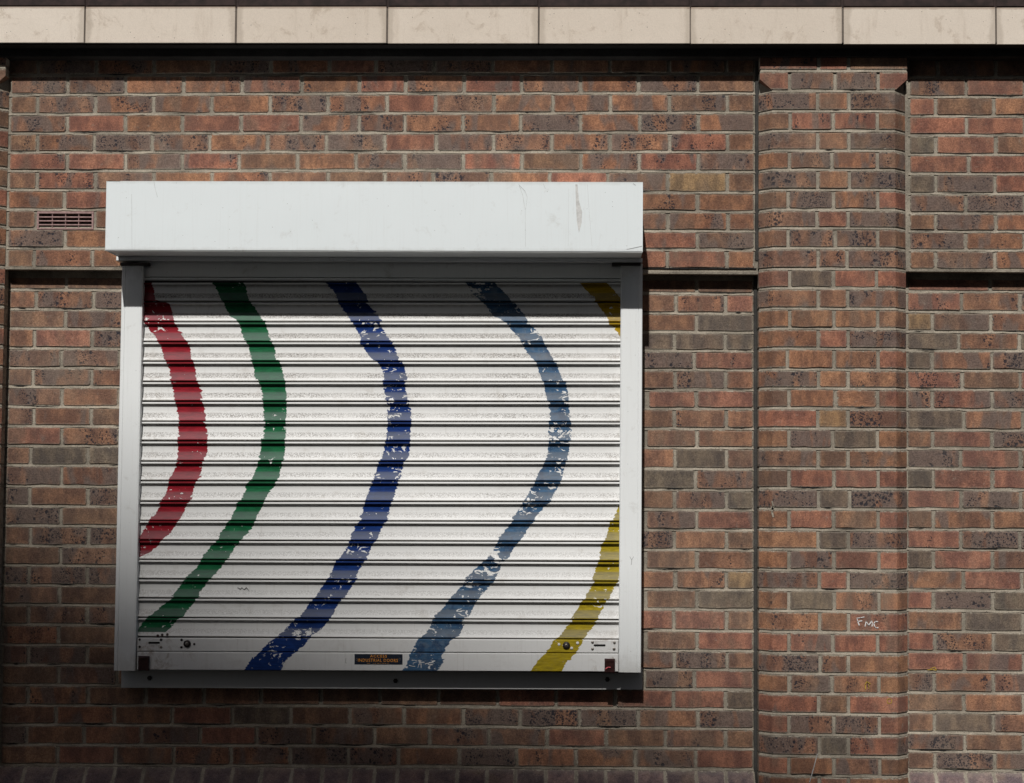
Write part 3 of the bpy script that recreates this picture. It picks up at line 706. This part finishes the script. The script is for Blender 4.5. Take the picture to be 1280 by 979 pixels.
m = MB(); m.bbox(P(-272, 30, Y_ST).x, P(1434, 30, Y_ST).x, -.058, .2, zb2, zb + .002, .003); o = m.build('concrete_bearer', M_CONC, st)
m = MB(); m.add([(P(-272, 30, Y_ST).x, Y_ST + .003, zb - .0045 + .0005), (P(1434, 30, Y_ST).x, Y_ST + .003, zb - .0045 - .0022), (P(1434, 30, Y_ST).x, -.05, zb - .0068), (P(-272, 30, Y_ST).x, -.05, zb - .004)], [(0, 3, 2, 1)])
m.build('soffit_shade', M_BLACK, st)  # black sheet laid in for the shade under the stone

# ================================================================== the shutter
sh = thing('roller_shutter', (P(470, 838, Y_JAMB).x, Y_LOW, P(470, 861, 0).z), 'white steel roller shutter pulled down, painted with five curved coloured stripes', 'roller shutter')
# --- painted stripes measured on the curtain
STR = {
 'red': [(345,170,189),(357,170,191),(375,170,195),(380,170,212),(395,170,217),(405,182,221),(421,194,228),(432,200,237),(448,205,240),(456,209,243),(475,213,246),(482,215,248),(500,218,251),(505,220,254),(523,223,257),(540,222,259),(565,222,259),(578,220,253),(597,212,250),(606,210,244),(622,203,240),(632,199,234),(648,189,226),(655,185,220),(670,174,207),(685,165,193),(694,165,182),(699,165,170),(705,160,160)],
 'green': [(345,262,301),(355,267,305),(378,280,313),(395,288,327),(403,298,331),(424,305,336),(430,309,344),(449,314,346),(456,318,351),(473,320,355),(482,324,356),(500,328,357),(523,329.5,357),(560,327.5,356),(573,324,354),(580,322,351),(599,314,347),(605,308,344),(624,302,334),(631,298,330),(649,289,319),(655,283,316),(675,270,302),(698,252,285),(703,249,281),(722,233,266),(728,230,260),(746,215,249),(753,207,242),(770,187,230),(775,182,222),(784,175,215),(793,167,203)],
 'blue': [(345,404,440),(355,411,446),(367,419,457),(379,424,461),(392,431,472),(402,439,476),(422,450,484),(430,452,491),(449,466,499),(456,474,504),(473,479,507),(500,483,511),(530,484,514),(550,482,512),(571,477,508),(580,472,503),(605,465,498),(624,459,491),(650,450,484),(656,445,479),(679,436,468),(698,424,460),(704,418,454),(722,410,445),(746,394,431),(769,374,416),(775,370,411),(796,346,390),(814,327,370),(820,319,364),(840,304,350)],
 'steel': [(345,572,613),(355,582,620),(367,590,631),(379,606,643),(393,616,656),(403,632,661),(422,650,676),(437,656,685),(449,665,692),(457,671,697),(475,678,705),(500,685,710),(525,687,712),(560,687,712),(570,686,710),(580,680,707),(605,667,699),(624,657,689),(648,640,671),(655,636,665),(680,619,646),(698,609,635),(704,602,629),(723,582,617),(730,577,614),(748,562,600),(771,542,585),(784,537,579),(796,529,572),(800,522,564),(815,515,557),(838,503,546)],
 'ytop': [(345,715,752),(355,725,758),(372,745,775),(380,747,790),(397,760,800),(404,762,800),(415,771,800),(421,775,800),(428,780,800),(470,800,800),(838,800,801)],
 'ybot': [(345,800,801),(610,795,800),(630,773,800),(648,767,800),(655,764,800),(675,757,800),(680,752,800),(700,749,800),(706,747,778),(725,741,771),(733,739,768),(747,732,760),(755,727,756),(772,717,747),(781,711,744),(797,697,732),(800,694,727),(816,683,718),(819,680,714),(839,662,701)],
}
SCOL = {'red': (.255, .008, .018), 'green': (.006, .115, .042), 'blue': (.006, .034, .170), 'steel': (.045, .110, .205), 'ytop': (.40, .25, .004), 'ybot': (.36, .27, .012)}
CHIP = {'red': .20, 'green': .22, 'blue': .62, 'steel': .80, 'ytop': .1, 'ybot': .5}
Zt, Zb = P(470, 340, Y_CURT).z, P(470, 850, Y_CURT).z; Xa, Xb = P(140, 600, Y_CURT).x, P(830, 600, Y_CURT).x
def shutter_mat(name, slat=True):
    t = NT(name); p = t.pos(); x, y, z = t.sep(p)
    PITCH = abs(P(470, 352.5, Y_CURT).z - P(470, 797.3, Y_CURT).z) / 18.0; z0 = P(470, 352.5, Y_CURT).z
    # white enamel with dirt
    c = t.mix(t.noise(p, 4., 4.), (.70, .70, .685), (.75, .75, .735))
    st = t.noise(t.vmath('MULTIPLY', p, (1., 1., .05)), 90., 4., .65)
    c = t.mix(t.math('MULTIPLY', t.step(st, .52, .8), .22), c, (.36, .32, .27))
    if slat:
        oc = t.sep(t.obj()); lz = oc[2]      # slat-local height, 0 at the top edge, downwards negative
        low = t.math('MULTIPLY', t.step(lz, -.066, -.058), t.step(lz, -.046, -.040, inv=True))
        fine = t.noise(t.vmath('MULTIPLY', p, (1., 1., 1.6)), 185., 4., .8, .6)
        big = t.noise(t.vmath('MULTIPLY', p, (1., 1., .3)), 7., 3.)
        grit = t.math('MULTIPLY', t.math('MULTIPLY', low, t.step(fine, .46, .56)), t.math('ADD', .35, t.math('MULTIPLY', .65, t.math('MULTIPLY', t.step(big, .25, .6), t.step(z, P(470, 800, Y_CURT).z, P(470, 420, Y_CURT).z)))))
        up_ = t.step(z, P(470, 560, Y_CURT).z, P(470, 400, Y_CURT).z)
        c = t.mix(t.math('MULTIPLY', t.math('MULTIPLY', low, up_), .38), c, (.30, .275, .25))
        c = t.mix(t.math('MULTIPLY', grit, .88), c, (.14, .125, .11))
        blo = t.noise(t.vmath('MULTIPLY', p, (1., 1., 1.6)), 11., 7., .75, .5)
        c = t.mix(t.math('MULTIPLY', t.step(blo, .54, .72), .28), c, (.36, .32, .27))
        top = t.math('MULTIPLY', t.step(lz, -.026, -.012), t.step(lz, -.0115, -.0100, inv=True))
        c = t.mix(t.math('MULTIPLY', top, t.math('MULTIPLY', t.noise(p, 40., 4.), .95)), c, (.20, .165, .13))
        lip = t.step(lz, -.072, -.069, inv=True)
        c = t.mix(t.math('MULTIPLY', lip, t.math('MULTIPLY', t.noise(t.vmath('MULTIPLY', p, (.3, 1., 1.)), 60., 4.), .35)), c, (.30, .22, .15))
        # hand grime near both guides
        u = t.math('DIVIDE', t.math('SUBTRACT', x, Xa), Xb - Xa)
        gl = t.math('ADD', t.step(u, .05, .14, inv=True), t.step(u, .87, .92))
        c = t.mix(t.math('MULTIPLY', t.math('MULTIPLY', gl, t.step(t.noise(p, 55., 5., .7), .45, .66)), t.math('MULTIPLY', t.step(lz, -.066, -.03, inv=True), .45)), c, (.26, .22, .18))
    else:
        bl = t.noise(p, 18., 7., .72, .4); u0 = t.math('DIVIDE', t.math('SUBTRACT', x, Xa), Xb - Xa)
        endm = t.math('ADD', t.step(u0, .06, .20, inv=True), t.step(u0, .84, .91))
        c = t.mix(t.math('MULTIPLY', t.step(bl, .50, .70), t.math('ADD', t.math('MULTIPLY', endm, .62), .12)), c, (.24, .165, .105))
    # paint stripes
    tz = t.math('DIVIDE', t.math('SUBTRACT', z, Zb), Zt - Zb)
    idx = t.math('FLOOR', t.math('DIVIDE', t.math('SUBTRACT', z0, z), PITCH))
    jag = t.noise(t.comb(t.math('MULTIPLY', x, 6.), 0., t.math('MULTIPLY', z, 100.)), 1., 3., .6)
    jag2 = t.noise(t.comb(t.math('MULTIPLY', x, 14.), 3., t.math('MULTIPLY', idx, 3.7)), 1., 1.)
    ux = t.math('DIVIDE', t.math('SUBTRACT', x, Xa), Xb - Xa)
    ux = t.math('ADD', ux, t.math('MULTIPLY', t.math('SUBTRACT', jag, .5), .013))
    ux = t.math('ADD', ux, t.math('MULTIPLY', t.math('SUBTRACT', jag2, .5), .018))
    chipn = t.noise(t.vmath('MULTIPLY', p, (1., 1., 1.7)), 34., 5., .60, 1.1)
    chipb = t.noise(t.vmath('ADD', p, (7., 0., 3.)), 11., 2.)
    rough = None; tot = None
    for k, pts in STR.items():
        ed = []
        for side in (1, 2):
            fc = t.n.new('ShaderNodeFloatCurve'); cv = fc.mapping.curves[0]; fc.mapping.use_clip = False
            arr = []
            for row in pts:
                w = P(row[side], row[0], Y_CURT); arr.append(((w.z - Zb) / (Zt - Zb), (w.x - Xa) / (Xb - Xa)))
            arr.sort(); arr = [(max(0., min(1., a)), max(0., min(1., b))) for a, b in arr]
            while len(cv.points) < len(arr): cv.points.new(.5, .5)
            for q_, (a, b) in zip(cv.points, arr): q_.location = (a, b); q_.handle_type = 'VECTOR'
            fc.mapping.update(); t.l.new(tz, fc.inputs['Value']); ed.append(fc.outputs[0])
        zlo = P(470, pts[-1][0], Y_CURT).z; zhi = P(470, 353, Y_CURT).z
        m = t.math('MULTIPLY', t.step(t.math('SUBTRACT', ux, ed[0]), -.0004, .0006), t.step(t.math('SUBTRACT', ed[1], ux), -.0004, .0006))
        m = t.math('MULTIPLY', m, t.math('MULTIPLY', t.math('LESS_THAN', z, zhi), t.math('GREATER_THAN', z, zlo)))
        ch = CHIP[k]; th = .72 - .13 * ch
        cm = t.step(t.math('ADD', chipn, t.math('MULTIPLY', t.math('SUBTRACT', chipb, .5), .55)), th, th + .012, inv=True)
        m = t.math('MULTIPLY', m, cm)
        br = t.noise(t.vmath('MULTIPLY', p, (1., 1., 6.)), 28., 4., .6)
        b0 = SCOL[k]
        pc = t.mix(t.step(br, .3, .7), tuple(v * .72 for v in b0), tuple(v * 1.18 for v in b0))
        if k in ('steel', 'blue', 'green'): pc = t.mix(t.math('MULTIPLY', t.step(t.noise(p, 13., 4., .65, .6), .50, .62), .55 if k == 'steel' else .28), pc, {'steel': (.014, .032, .085), 'blue': (.004, .014, .060), 'green': (.005, .060, .026)}[k])
        if k in ('steel', 'ybot'): pc = t.mix(t.math('MULTIPLY', t.step(t.noise(p, 33., 5., .7, .8), .45, .7), .35), pc, (.20, .22, .24) if k == 'steel' else (.30, .24, .05))
        if slat:
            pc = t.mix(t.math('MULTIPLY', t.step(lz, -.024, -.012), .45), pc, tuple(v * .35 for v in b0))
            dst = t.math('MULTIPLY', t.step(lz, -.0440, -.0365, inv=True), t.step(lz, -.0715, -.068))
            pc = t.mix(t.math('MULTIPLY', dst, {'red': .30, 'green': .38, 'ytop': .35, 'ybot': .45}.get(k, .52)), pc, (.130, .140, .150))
        c = t.mix(m, c, pc)
        tot = m if tot is None else t.math('MAXIMUM', tot, m)
    op = t.noise(p, 520., 2., .6)
    h = t.math('ADD', t.math('MULTIPLY', op, .55), t.math('MULTIPLY', tot, .35))
    h = t.math('ADD', h, t.math('MULTIPLY', t.noise(t.vmath('MULTIPLY', p, (.3, 1., 1.)), 14., 3.), 1.2))
    return t.out(c, t.math('ADD', .50, t.math('MULTIPLY', tot, .06)), t.bump(h, .25, .0012), spec=.20)
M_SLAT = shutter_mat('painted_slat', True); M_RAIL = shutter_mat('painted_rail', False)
# --- slats
LV = [352.5, 377, 402, 427, 451.5, 477, 501.5, 526.5, 551, 576.3, 600.8, 626.5, 650.3, 675.3, 699, 723.5, 747.3, 771.7, 796.3]
RV = [352.5, 377.5, 402.5, 427.5, 452, 477.5, 502, 527.5, 551.5, 577, 601.5, 627, 652, 677, 702, 726.3, 750, 774.8, 799.2]
prof = [(.010, 0), (.010, -.0032), (.002, -.0034), (-.0034, -.0036), (-.0050, -.0050), (-.0053, -.0092), (-.0040, -.0100), (.0040, -.0104), (.0056, -.0135), (.0066, -.019), (.0073, -.026), (.0074, -.034), (.0064, -.042),
        (.0048, -.050), (.0026, -.0575), (.0001, -.0635), (-.0020, -.0680), (-.0032, -.0702), (-.0030, -.0716), (-.0012, -.0722), (.006, -.0724), (.010, -.0752)]
xs0, xs1 = P(168, 600, Y_CURT).x, P(781, 600, Y_CURT).x
NX = 24
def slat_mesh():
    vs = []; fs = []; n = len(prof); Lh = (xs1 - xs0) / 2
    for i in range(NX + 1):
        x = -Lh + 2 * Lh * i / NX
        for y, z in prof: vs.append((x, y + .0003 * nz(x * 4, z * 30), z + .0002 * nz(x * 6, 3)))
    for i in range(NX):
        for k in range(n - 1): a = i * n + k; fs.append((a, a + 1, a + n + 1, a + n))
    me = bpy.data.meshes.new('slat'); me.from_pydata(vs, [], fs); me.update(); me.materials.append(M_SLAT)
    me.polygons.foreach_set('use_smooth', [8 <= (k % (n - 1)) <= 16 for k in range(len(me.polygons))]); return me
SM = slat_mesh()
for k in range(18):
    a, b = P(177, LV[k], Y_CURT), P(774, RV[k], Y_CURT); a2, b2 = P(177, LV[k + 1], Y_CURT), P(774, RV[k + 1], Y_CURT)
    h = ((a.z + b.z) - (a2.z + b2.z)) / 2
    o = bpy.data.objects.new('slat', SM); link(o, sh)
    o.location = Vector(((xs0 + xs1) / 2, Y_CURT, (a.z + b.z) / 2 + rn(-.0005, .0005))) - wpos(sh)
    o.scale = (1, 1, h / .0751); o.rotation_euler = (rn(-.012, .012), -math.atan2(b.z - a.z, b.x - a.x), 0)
# plain head panel above the first slat
m = MB(); z1, z0 = P(470, 326, Y_CURT).z, P(470, 352.3, Y_CURT).z
m.bbox(xs0, xs1, Y_CURT - .002, Y_CURT + .012, z0 + .016, z1 + .05, .001); m.bbox(xs0, xs1, Y_CURT - .005, Y_CURT + .01, z0 + .0015, z0 + .013, .003)
m.build('head_slat', M_WH2, sh)
m = MB(); m.box(xs0, xs1, Y_CURT + .0085, Y_CURT + .012, P(470, 838.5, Y_CURT).z, z1); m.build('curtain_backing', M_DK, sh)
# --- bottom rail, two sections
YR = -.072
def zline(v0, v1, Y): return P(177, v0, Y), P(774, v1, Y)
def rail(name, vt0, vt1, vb0, vb1, Y, ua=171.5, ub=773.2):
    a = P(ua, vt0, Y); b = P(ub, vt1, Y); c = P(ua - .5, vb0, Y); d = P(ub - .3, vb1, Y); m = MB(); e = .0025
    q = [(c.x, c.z), (d.x, d.z), (b.x, b.z), (a.x, a.z)]; qi = [(c.x + e, c.z + e), (d.x - e, d.z + e), (b.x - e, b.z - e), (a.x + e, a.z - e)]
    m.add([(x, Y, z) for x, z in qi] + [(x, Y + e, z) for x, z in q] + [(x, Y + .03, z) for x, z in q],
          [(0, 1, 2, 3)] + [f for k in range(4) for f in ((k + 4, (k + 1) % 4 + 4, (k + 1) % 4, k), (k + 8, (k + 1) % 4 + 8, (k + 1) % 4 + 4, k + 4))] + [(11, 10, 9, 8)])
    return m.build(name, M_RAIL, sh)
lock_rail = rail('lock_rail', 797.6, 800.2, 814.1, 816.4, YR); base_rail = rail('base_rail', 815.0, 817.3, 837.6, 840.0, YR - .004)
def W2(u, v, Y): p = P(u, v, Y); return (p.x, p.z)
px = .00305
for (cx_, cy_, big) in ((234, 804.8, 1), (708, 806.8, 1)):
    m = MB(); m.cyl(W2(cx_, cy_, YR), 4.5 * px, YR - .004, YR + .002, 24, .0015); lk = m.build('lock_cylinder', M_DK, sh, True)
    m = MB(); m.cyl(W2(cx_, cy_, YR), 2.1 * px, YR - .0065, YR - .003, 16, .0006); m.build('lock_core', M_SCR, lk, True)
    m = MB(); c_ = W2(cx_, cy_, YR); m.box(c_[0] - .0008, c_[0] + .0008, YR - .0073, YR - .0068, c_[1] - .0035, c_[1] + .0035); m.build('keyhole', M_BLACK, lk)
for (u0, u1, v) in ((185.3, 200, 803.6), (742, 757, 806.8)):
    m = MB(); a, b = W2(u0, v, YR), W2(u1, v, YR); r = 1.25 * px; pg = []
    for k in range(7): an = -math.pi / 2 + math.pi * k / 6; pg.append((b[0] - r + r * math.cos(an), b[1] + r * math.sin(an)))
    for k in range(7): an = math.pi / 2 + math.pi * k / 6; pg.append((a[0] + r + r * math.cos(an), a[1] + r * math.sin(an)))
    m.quadprism(pg, YR - .0006, YR + .001); m.build('bolt_slot', M_BLACK, sh)
for (u, v, r, mt) in ((174.6, 799.6, 1.5, M_DK), (174.6, 808.6, 1.5, M_DK), (201.3, 799.8, 1.7, M_DK), (201.3, 809.0, 1.7, M_SCR), (227, 800, 1.6, M_DK), (226.7, 809.2, 1.5, M_DK), (242.8, 805.2, 1.4, M_DK),
                      (698.8, 805.6, 1.7, M_CHALK), (722, 804, 1.9, M_CHALK), (714.6, 810.3, 1.8, M_CHALK), (740.6, 803, 1.7, M_SCR), (768, 803.4, 1.7, M_SCR), (740.6, 811.4, 1.7, M_SCR), (767.6, 811.4, 1.9, M_SCR)):
    m = MB(); m.cyl(W2(u, v, YR), r * px, YR - .0014, YR + .001, 12, .0008); m.build('rivet', mt, sh, True)
for (u, v) in ((203, 793.7), (209.4, 793.2), (197.5, 794.5)):
    m = MB(); m.cyl(W2(u, v, Y_CURT), 1.6 * px, Y_CURT - .0045, Y_CURT, 12, .001); m.build('screw_head', M_MAROON, sh, True)
for (u0, v0, u1, v1) in ((172.6, 820.2, 185.8, 838.4), (755.8, 823.6, 768.6, 841.0)):
    a, b = W2(u0, v0, YR - .016), W2(u1, v1, YR - .016); m = MB(); m.bbox(a[0], b[0], YR - .016, YR, b[1], a[1], .002); blk = m.build('end_stop', M_MAROON, sh)
    m = MB(); m.bbox(a[0] + .004, b[0] - .003, YR - .0185, YR - .015, a[1] - .012, a[1] - .003, .0015); m.build('stop_plate', M_MAROON, blk)
    if u0 > 500:
        m = MB(); m.ribbon([W2(757, 836.3, YR - .02), W2(760, 834, YR - .02), W2(763, 834.3, YR - .02)], .0035, YR - .0185); m.build('painted_glint', flat_mat('red_glint', (.75, .16, .18), .4), blk)  # red stroke painted in for the glint on the stop
# --- sticker
YS = YR - .004
c0, c1, c2, c3 = (W2(443.2, 830.6, YS), W2(503.2, 830.9, YS), W2(503.2, 817.9, YS), W2(443.2, 817.6, YS))
M_NAVY = flat_mat('navy_sticker', (.014, .020, .035), .4, 0., 200., .3); M_ORG = flat_mat('orange_print', (.95, .38, .05), .5, 0., 500., .15)
M_DIMP = flat_mat('worn_grey_print', (.17, .15, .13), .6)
m = MB(); m.quadprism([c0, c1, c2, c3], YS - .0009, YS + .001); stk = m.build('sticker', M_NAVY, sh); stk['label'] = 'navy maker sticker with orange capital letters'
def text(body, u0, u1, vt, vb, mat, parent, name='lettering', bold=.004):
    cu = bpy.data.curves.new(name, 'FONT'); cu.body = body; cu.space_character = 1.15; cu.size = 1; cu.extrude = .004; cu.offset = bold; cu.resolution_u = 2
    tmp = bpy.data.objects.new(name, cu); COL.objects.link(tmp); bpy.context.view_layer.update()
    me = bpy.data.meshes.new_from_object(tmp.evaluated_get(bpy.context.evaluated_depsgraph_get())); bpy.data.objects.remove(tmp)
    xs = [v.co.x for v in me.vertices]; ys = [v.co.y for v in me.vertices]; ax, bx, ay, by = min(xs), max(xs), min(ys), max(ys)
    a, b = W2(u0, vb, YS), W2(u1, vt, YS)
    for v in me.vertices:
        v.co = Vector((a[0] + (v.co.x - ax) / (bx - ax) * (b[0] - a[0]), YS - .0012 - v.co.z * .02, a[1] + (v.co.y - ay) / (by - ay) * (b[1] - a[1]))) - wpos(parent)
    me.materials.clear(); me.materials.append(mat)
    o = bpy.data.objects.new(name, me); link(o, parent); return o
text('ACCESS', 462.6, 483.6, 818.7, 821.9, M_ORG, stk); text('INDUSTRIAL DOORS', 447.6, 497.4, 823.7, 827.2, M_ORG, stk)
m = MB()
for u, w in ((459, 3.4), (466, 1.2), (468.6, 1.2), (472, 2.0), (475.2, 1.6), (478, 1.8), (481, 1.6), (484, 2.2)):
    m.ribbon([W2(u, 829.3, YS), W2(u + w, 829.3, YS)], .0022, YS - .0010)
m.build('small_print', flat_mat('faded_print', (.34, .17, .06), .6), stk)
m = MB()
for uc in (446, 499.8):
    m.ribbon([W2(uc + 1.1 * math.cos(a * .8), 824.3 + 1.6 * math.sin(a * .8), YS) for a in range(9)], .0012, YS - .0010)
m.build('emblem', M_DIMP, stk)
# --- scratches and pen marks on curtain
m = MB(); q3 = lambda x, y, Y=Y_CURT + .0045: W2(130 + x / 4, 540 + y / 4, Y)
m.ribbon([q3(668, 778), q3(682, 787), q3(690, 778), q3(700, 790), q3(712, 778), q3(726, 796)], .0016, Y_CURT + .0048, .0009); m.build('pen_scribble', M_PEN, sh)
m = MB(); q4 = lambda x, y: W2(350 + x / 5.82, 750 + y / 5.82, YS)
m.ribbon([q4(940, 476), q4(962, 482), q4(982, 484)], .0028, YS, .0008); m.ribbon([q4(1003, 492), q4(1014, 462), q4(1018, 436), q4(1026, 468), q4(1027, 494)], .0022, YS, .0008); m.ribbon([q4(1006, 468), q4(1030, 466)], .002, YS, .0008)
m.ribbon([q4(1056, 466), q4(1072, 460), q4(1082, 470), q4(1108, 472)], .0024, YS, .0008)
m.build('scratched_mark', M_CHALK, sh)
m = MB(); m.ribbon([W2(472.5, 823, YS), W2(471.8, 828, YS)], .002, YS, .0005)
m.ribbon([W2(432.5, 823, YS), W2(431.6, 828, YS), W2(433, 829, YS)], .002, YS, .0005); m.build('scuff', M_SCUFF, sh)
# --- guide rails
def guide(pts_out, pts_in, side):
    """pts_out / pts_in: ((u, v) top, (u, v) bottom) of the outer and inner edge"""
    (a, b), (c, d) = pts_out, pts_in
    A, B, C, D = P(*a, Y_JAMB), P(*b, Y_JAMB), P(*c, Y_JAMB), P(*d, Y_JAMB)
    s = side; m = MB()  # profile from outside to inside
    pr = lambda O, I: [(O.x, Y_LOW + .004), (O.x, Y_JAMB + .002), (O.x + s * .002, Y_JAMB), (O.x + s * .013, Y_JAMB), (O.x + s * .0145, Y_JAMB + .0022), (O.x + s * .016, Y_JAMB + .0004), (I.x - s * .006, Y_JAMB + .0004), (I.x - s * .0045, Y_JAMB + .0018), (I.x - s * .002, Y_JAMB), (I.x, Y_JAMB + .002), (I.x, Y_CURT + .012)]
    t_, b_ = pr(A, C), pr(B, D); n = len(t_)
    m.add([(x, y, (A.z + C.z) / 2) for x, y in t_] + [(x, y, (B.z + D.z) / 2) for x, y in b_],
          [((k, k + 1, k + n + 1, k + n) if s < 0 else (k + n, k + n + 1, k + 1, k)) for k in range(n - 1)] + [tuple(range(n)), tuple(reversed(range(n, 2 * n)))])
    return m.build('guide_rail', M_WH2, sh)
guide(((152.6, 330), (142.2, 838.4)), ((178.8, 330), (169.0, 838.4)), 1)
guide(((803.2, 330), (801.2, 840.6)), ((776.2, 330), (773.4, 840.6)), -1)
m = MB(); q5 = lambda x, y: W2(x, y, Y_JAMB)
m.ribbon([q5(787.3, 696), q5(789.6, 700), q5(792, 696)], .0022, Y_JAMB + .0004, .0005); m.ribbon([q5(789.6, 700), q5(789.2, 706)], .002, Y_JAMB + .0004, .0005)
m.build('pencil_mark', M_SCUFF, sh)
# --- sill channel under the shutter
a, b = P(151.6, 838, Y_SILL), P(803, 861, Y_SILL); c = P(151.6, 859.8, Y_SILL); d = P(803, 862.0, Y_SILL)
m = MB(); zt = P(470, 832, Y_SILL).z
m.quadprism([(c.x, c.z), (d.x, d.z), (b.x, zt), (a.x, zt)], Y_SILL, Y_LOW + .004); sill = m.build('sill_channel', white_mat('shade_darkened_white', (.50, .50, .49), .5), sh)  # white steel, base colour lowered to paint in the shade on it
for u, v in ((187, 847.5), (494.3, 851), (759, 849.3)):
    m = MB(); m.cyl(W2(u, v, Y_SILL), 3.0 * px, Y_SILL - .005, Y_SILL, 6, .001); m.build('bolt_head', M_DK, sill)
# --- housing
A, B, C, D = P(132.6, 226.9, Y_BOX), P(803.8, 227.2, Y_BOX), P(803.2, 313.6, Y_BOX), P(132.0, 313.2, Y_BOX)
x0, x1 = (A.x + D.x) / 2, (B.x + C.x) / 2; z1, z0 = (A.z + B.z) / 2, (C.z + D.z) / 2
m = MB(); nx = 40; nzv = 8
for i in range(nx + 1):
    for k in range(nzv + 1):
        x = x0 + .0022 + (x1 - x0 - .0044) * i / nx; z = z0 + (z1 - z0) * k / nzv; f = min(1, i / 3, (nx - i) / 3) * math.sin(math.pi * k / nzv)
        m.v.append(Vector((x, Y_BOX - .0006 * f * (1 + nz(x * 3, z * 9)) + (.0035 if k in (0, nzv) else 0) * 0, z + (.0012 * nz(x * 9, 4) * (k == 0)))))
for i in range(nx):
    for k in range(nzv): a_ = i * (nzv + 1) + k; m.f.append((a_, a_ + nzv + 1, a_ + nzv + 2, a_ + 1))
n0 = len(m.v)
m.box(x0 + .0022, x1 - .0022, Y_BOX + .0022, Y_BOX + .003, z0 + .0015, z1 - .001)
hp = m.build('housing_front', M_WH, sh, True)
m = MB(); m.add([(x0, Y_BOX, z1), (x1, Y_BOX, z1), (x1, .0, z1 + .006), (x0, .0, z1 + .006), (x0, Y_BOX, z1 - .0015), (x1, Y_BOX, z1 - .0015)], [(0, 1, 2, 3), (4, 5, 1, 0)]); m.build('housing_top', M_WH, sh)
m = MB(); m.box(x0 + .002, x1 - .002, Y_BOX + .002, Y_JAMB + .03, z0 + .0005, z0 + .003); m.box(x0 + .002, x1 - .002, Y_BOX + .0025, Y_BOX + .02, z0 - .0035, z0 - .0005)
m.build('housing_soffit', M_WH2, sh)
for xx, s in ((x0, 1), (x1, -1)):
    m = MB(); xa, xb = sorted((xx, xx + s * .0022)); m.box(xa, xb, Y_BOX - .0008, .001, z0 - .002, z1); m.build('end_plate', M_WH, sh)
m = MB(); a, b = P(145.3, 321, Y_JAMB - .003), P(803, 328.2, Y_JAMB - .003); m.bbox(a.x, b.x, Y_JAMB - .004, .02, b.z, z0 - .0001, .0015); m.build('header_angle', M_WH2, sh)
for u0, v0, u1, v1 in ((150, 328.3, 186, 332.2), (765, 328.3, 801, 332.2)):
    a, b = P(u0, v0, Y_JAMB - .0035), P(u1, v1, Y_JAMB - .0035); m = MB(); m.box(a.x, b.x, Y_JAMB - .0035, Y_LOW, b.z, a.z); m.build('guide_cap', M_DK, sh)
def scr(pts, w, y, t):
    m = MB(); m.ribbon(pts, w, y, t); m.build('hairline_scratch', M_HAIR, sh)
h1 = lambda x, y: W2(130 + x / 3.765, 220 + y / 3.765, Y_BOX); h2 = lambda x, y: W2(470 + x / 3.765, 220 + y / 3.765, Y_BOX); YB = Y_BOX - .001
scr([h1(235, 25), h1(240, 55), h1(252, 100)], .0013, YB, .0003); scr([h1(130, 85), h1(132, 345)], .0007, YB, .0003)
scr([h2(672, 38), h2(690, 90), h2(702, 158), h2(704, 335)], .0010, YB, .0003); scr([h2(676, 45), h2(700, 70), h2(712, 100), h2(704, 158)], .0009, YB, .0003)
scr([h2(788, 38), h2(797, 60)], .0012, YB, .0003); scr([h2(995, 40), h2(1002, 150), h2(1016, 330)], .0008, YB, .0003); scr([h2(907, 60), h2(905, 330)], .0005, YB, .0003)
scr([h2(1180, 345), h2(1230, 335), h2(1252, 330)], .0016, YB, .0003); scr([h2(1210, 36), h2(1222, 44)], .0014, YB, .0003)
m = MB(); pts = [h2(938, 40), h2(948, 40), h2(956, 120), h2(970, 170), h2(968, 220), h2(955, 268), h2(945, 215), h2(941, 130)]
m.quadprism(list(reversed(pts)), YB + .0001, YB + .0004); m.build('dirt_run', flat_mat('dirt_run', (.60, .60, .585), .6), sh)

for par, mb_ in GAP_SHADES.values():
    o = mb_.build('joint_gap_shade', M_BLACK, par); o['kind'] = 'stuff'  # black ribbons standing in for shade under the bricks
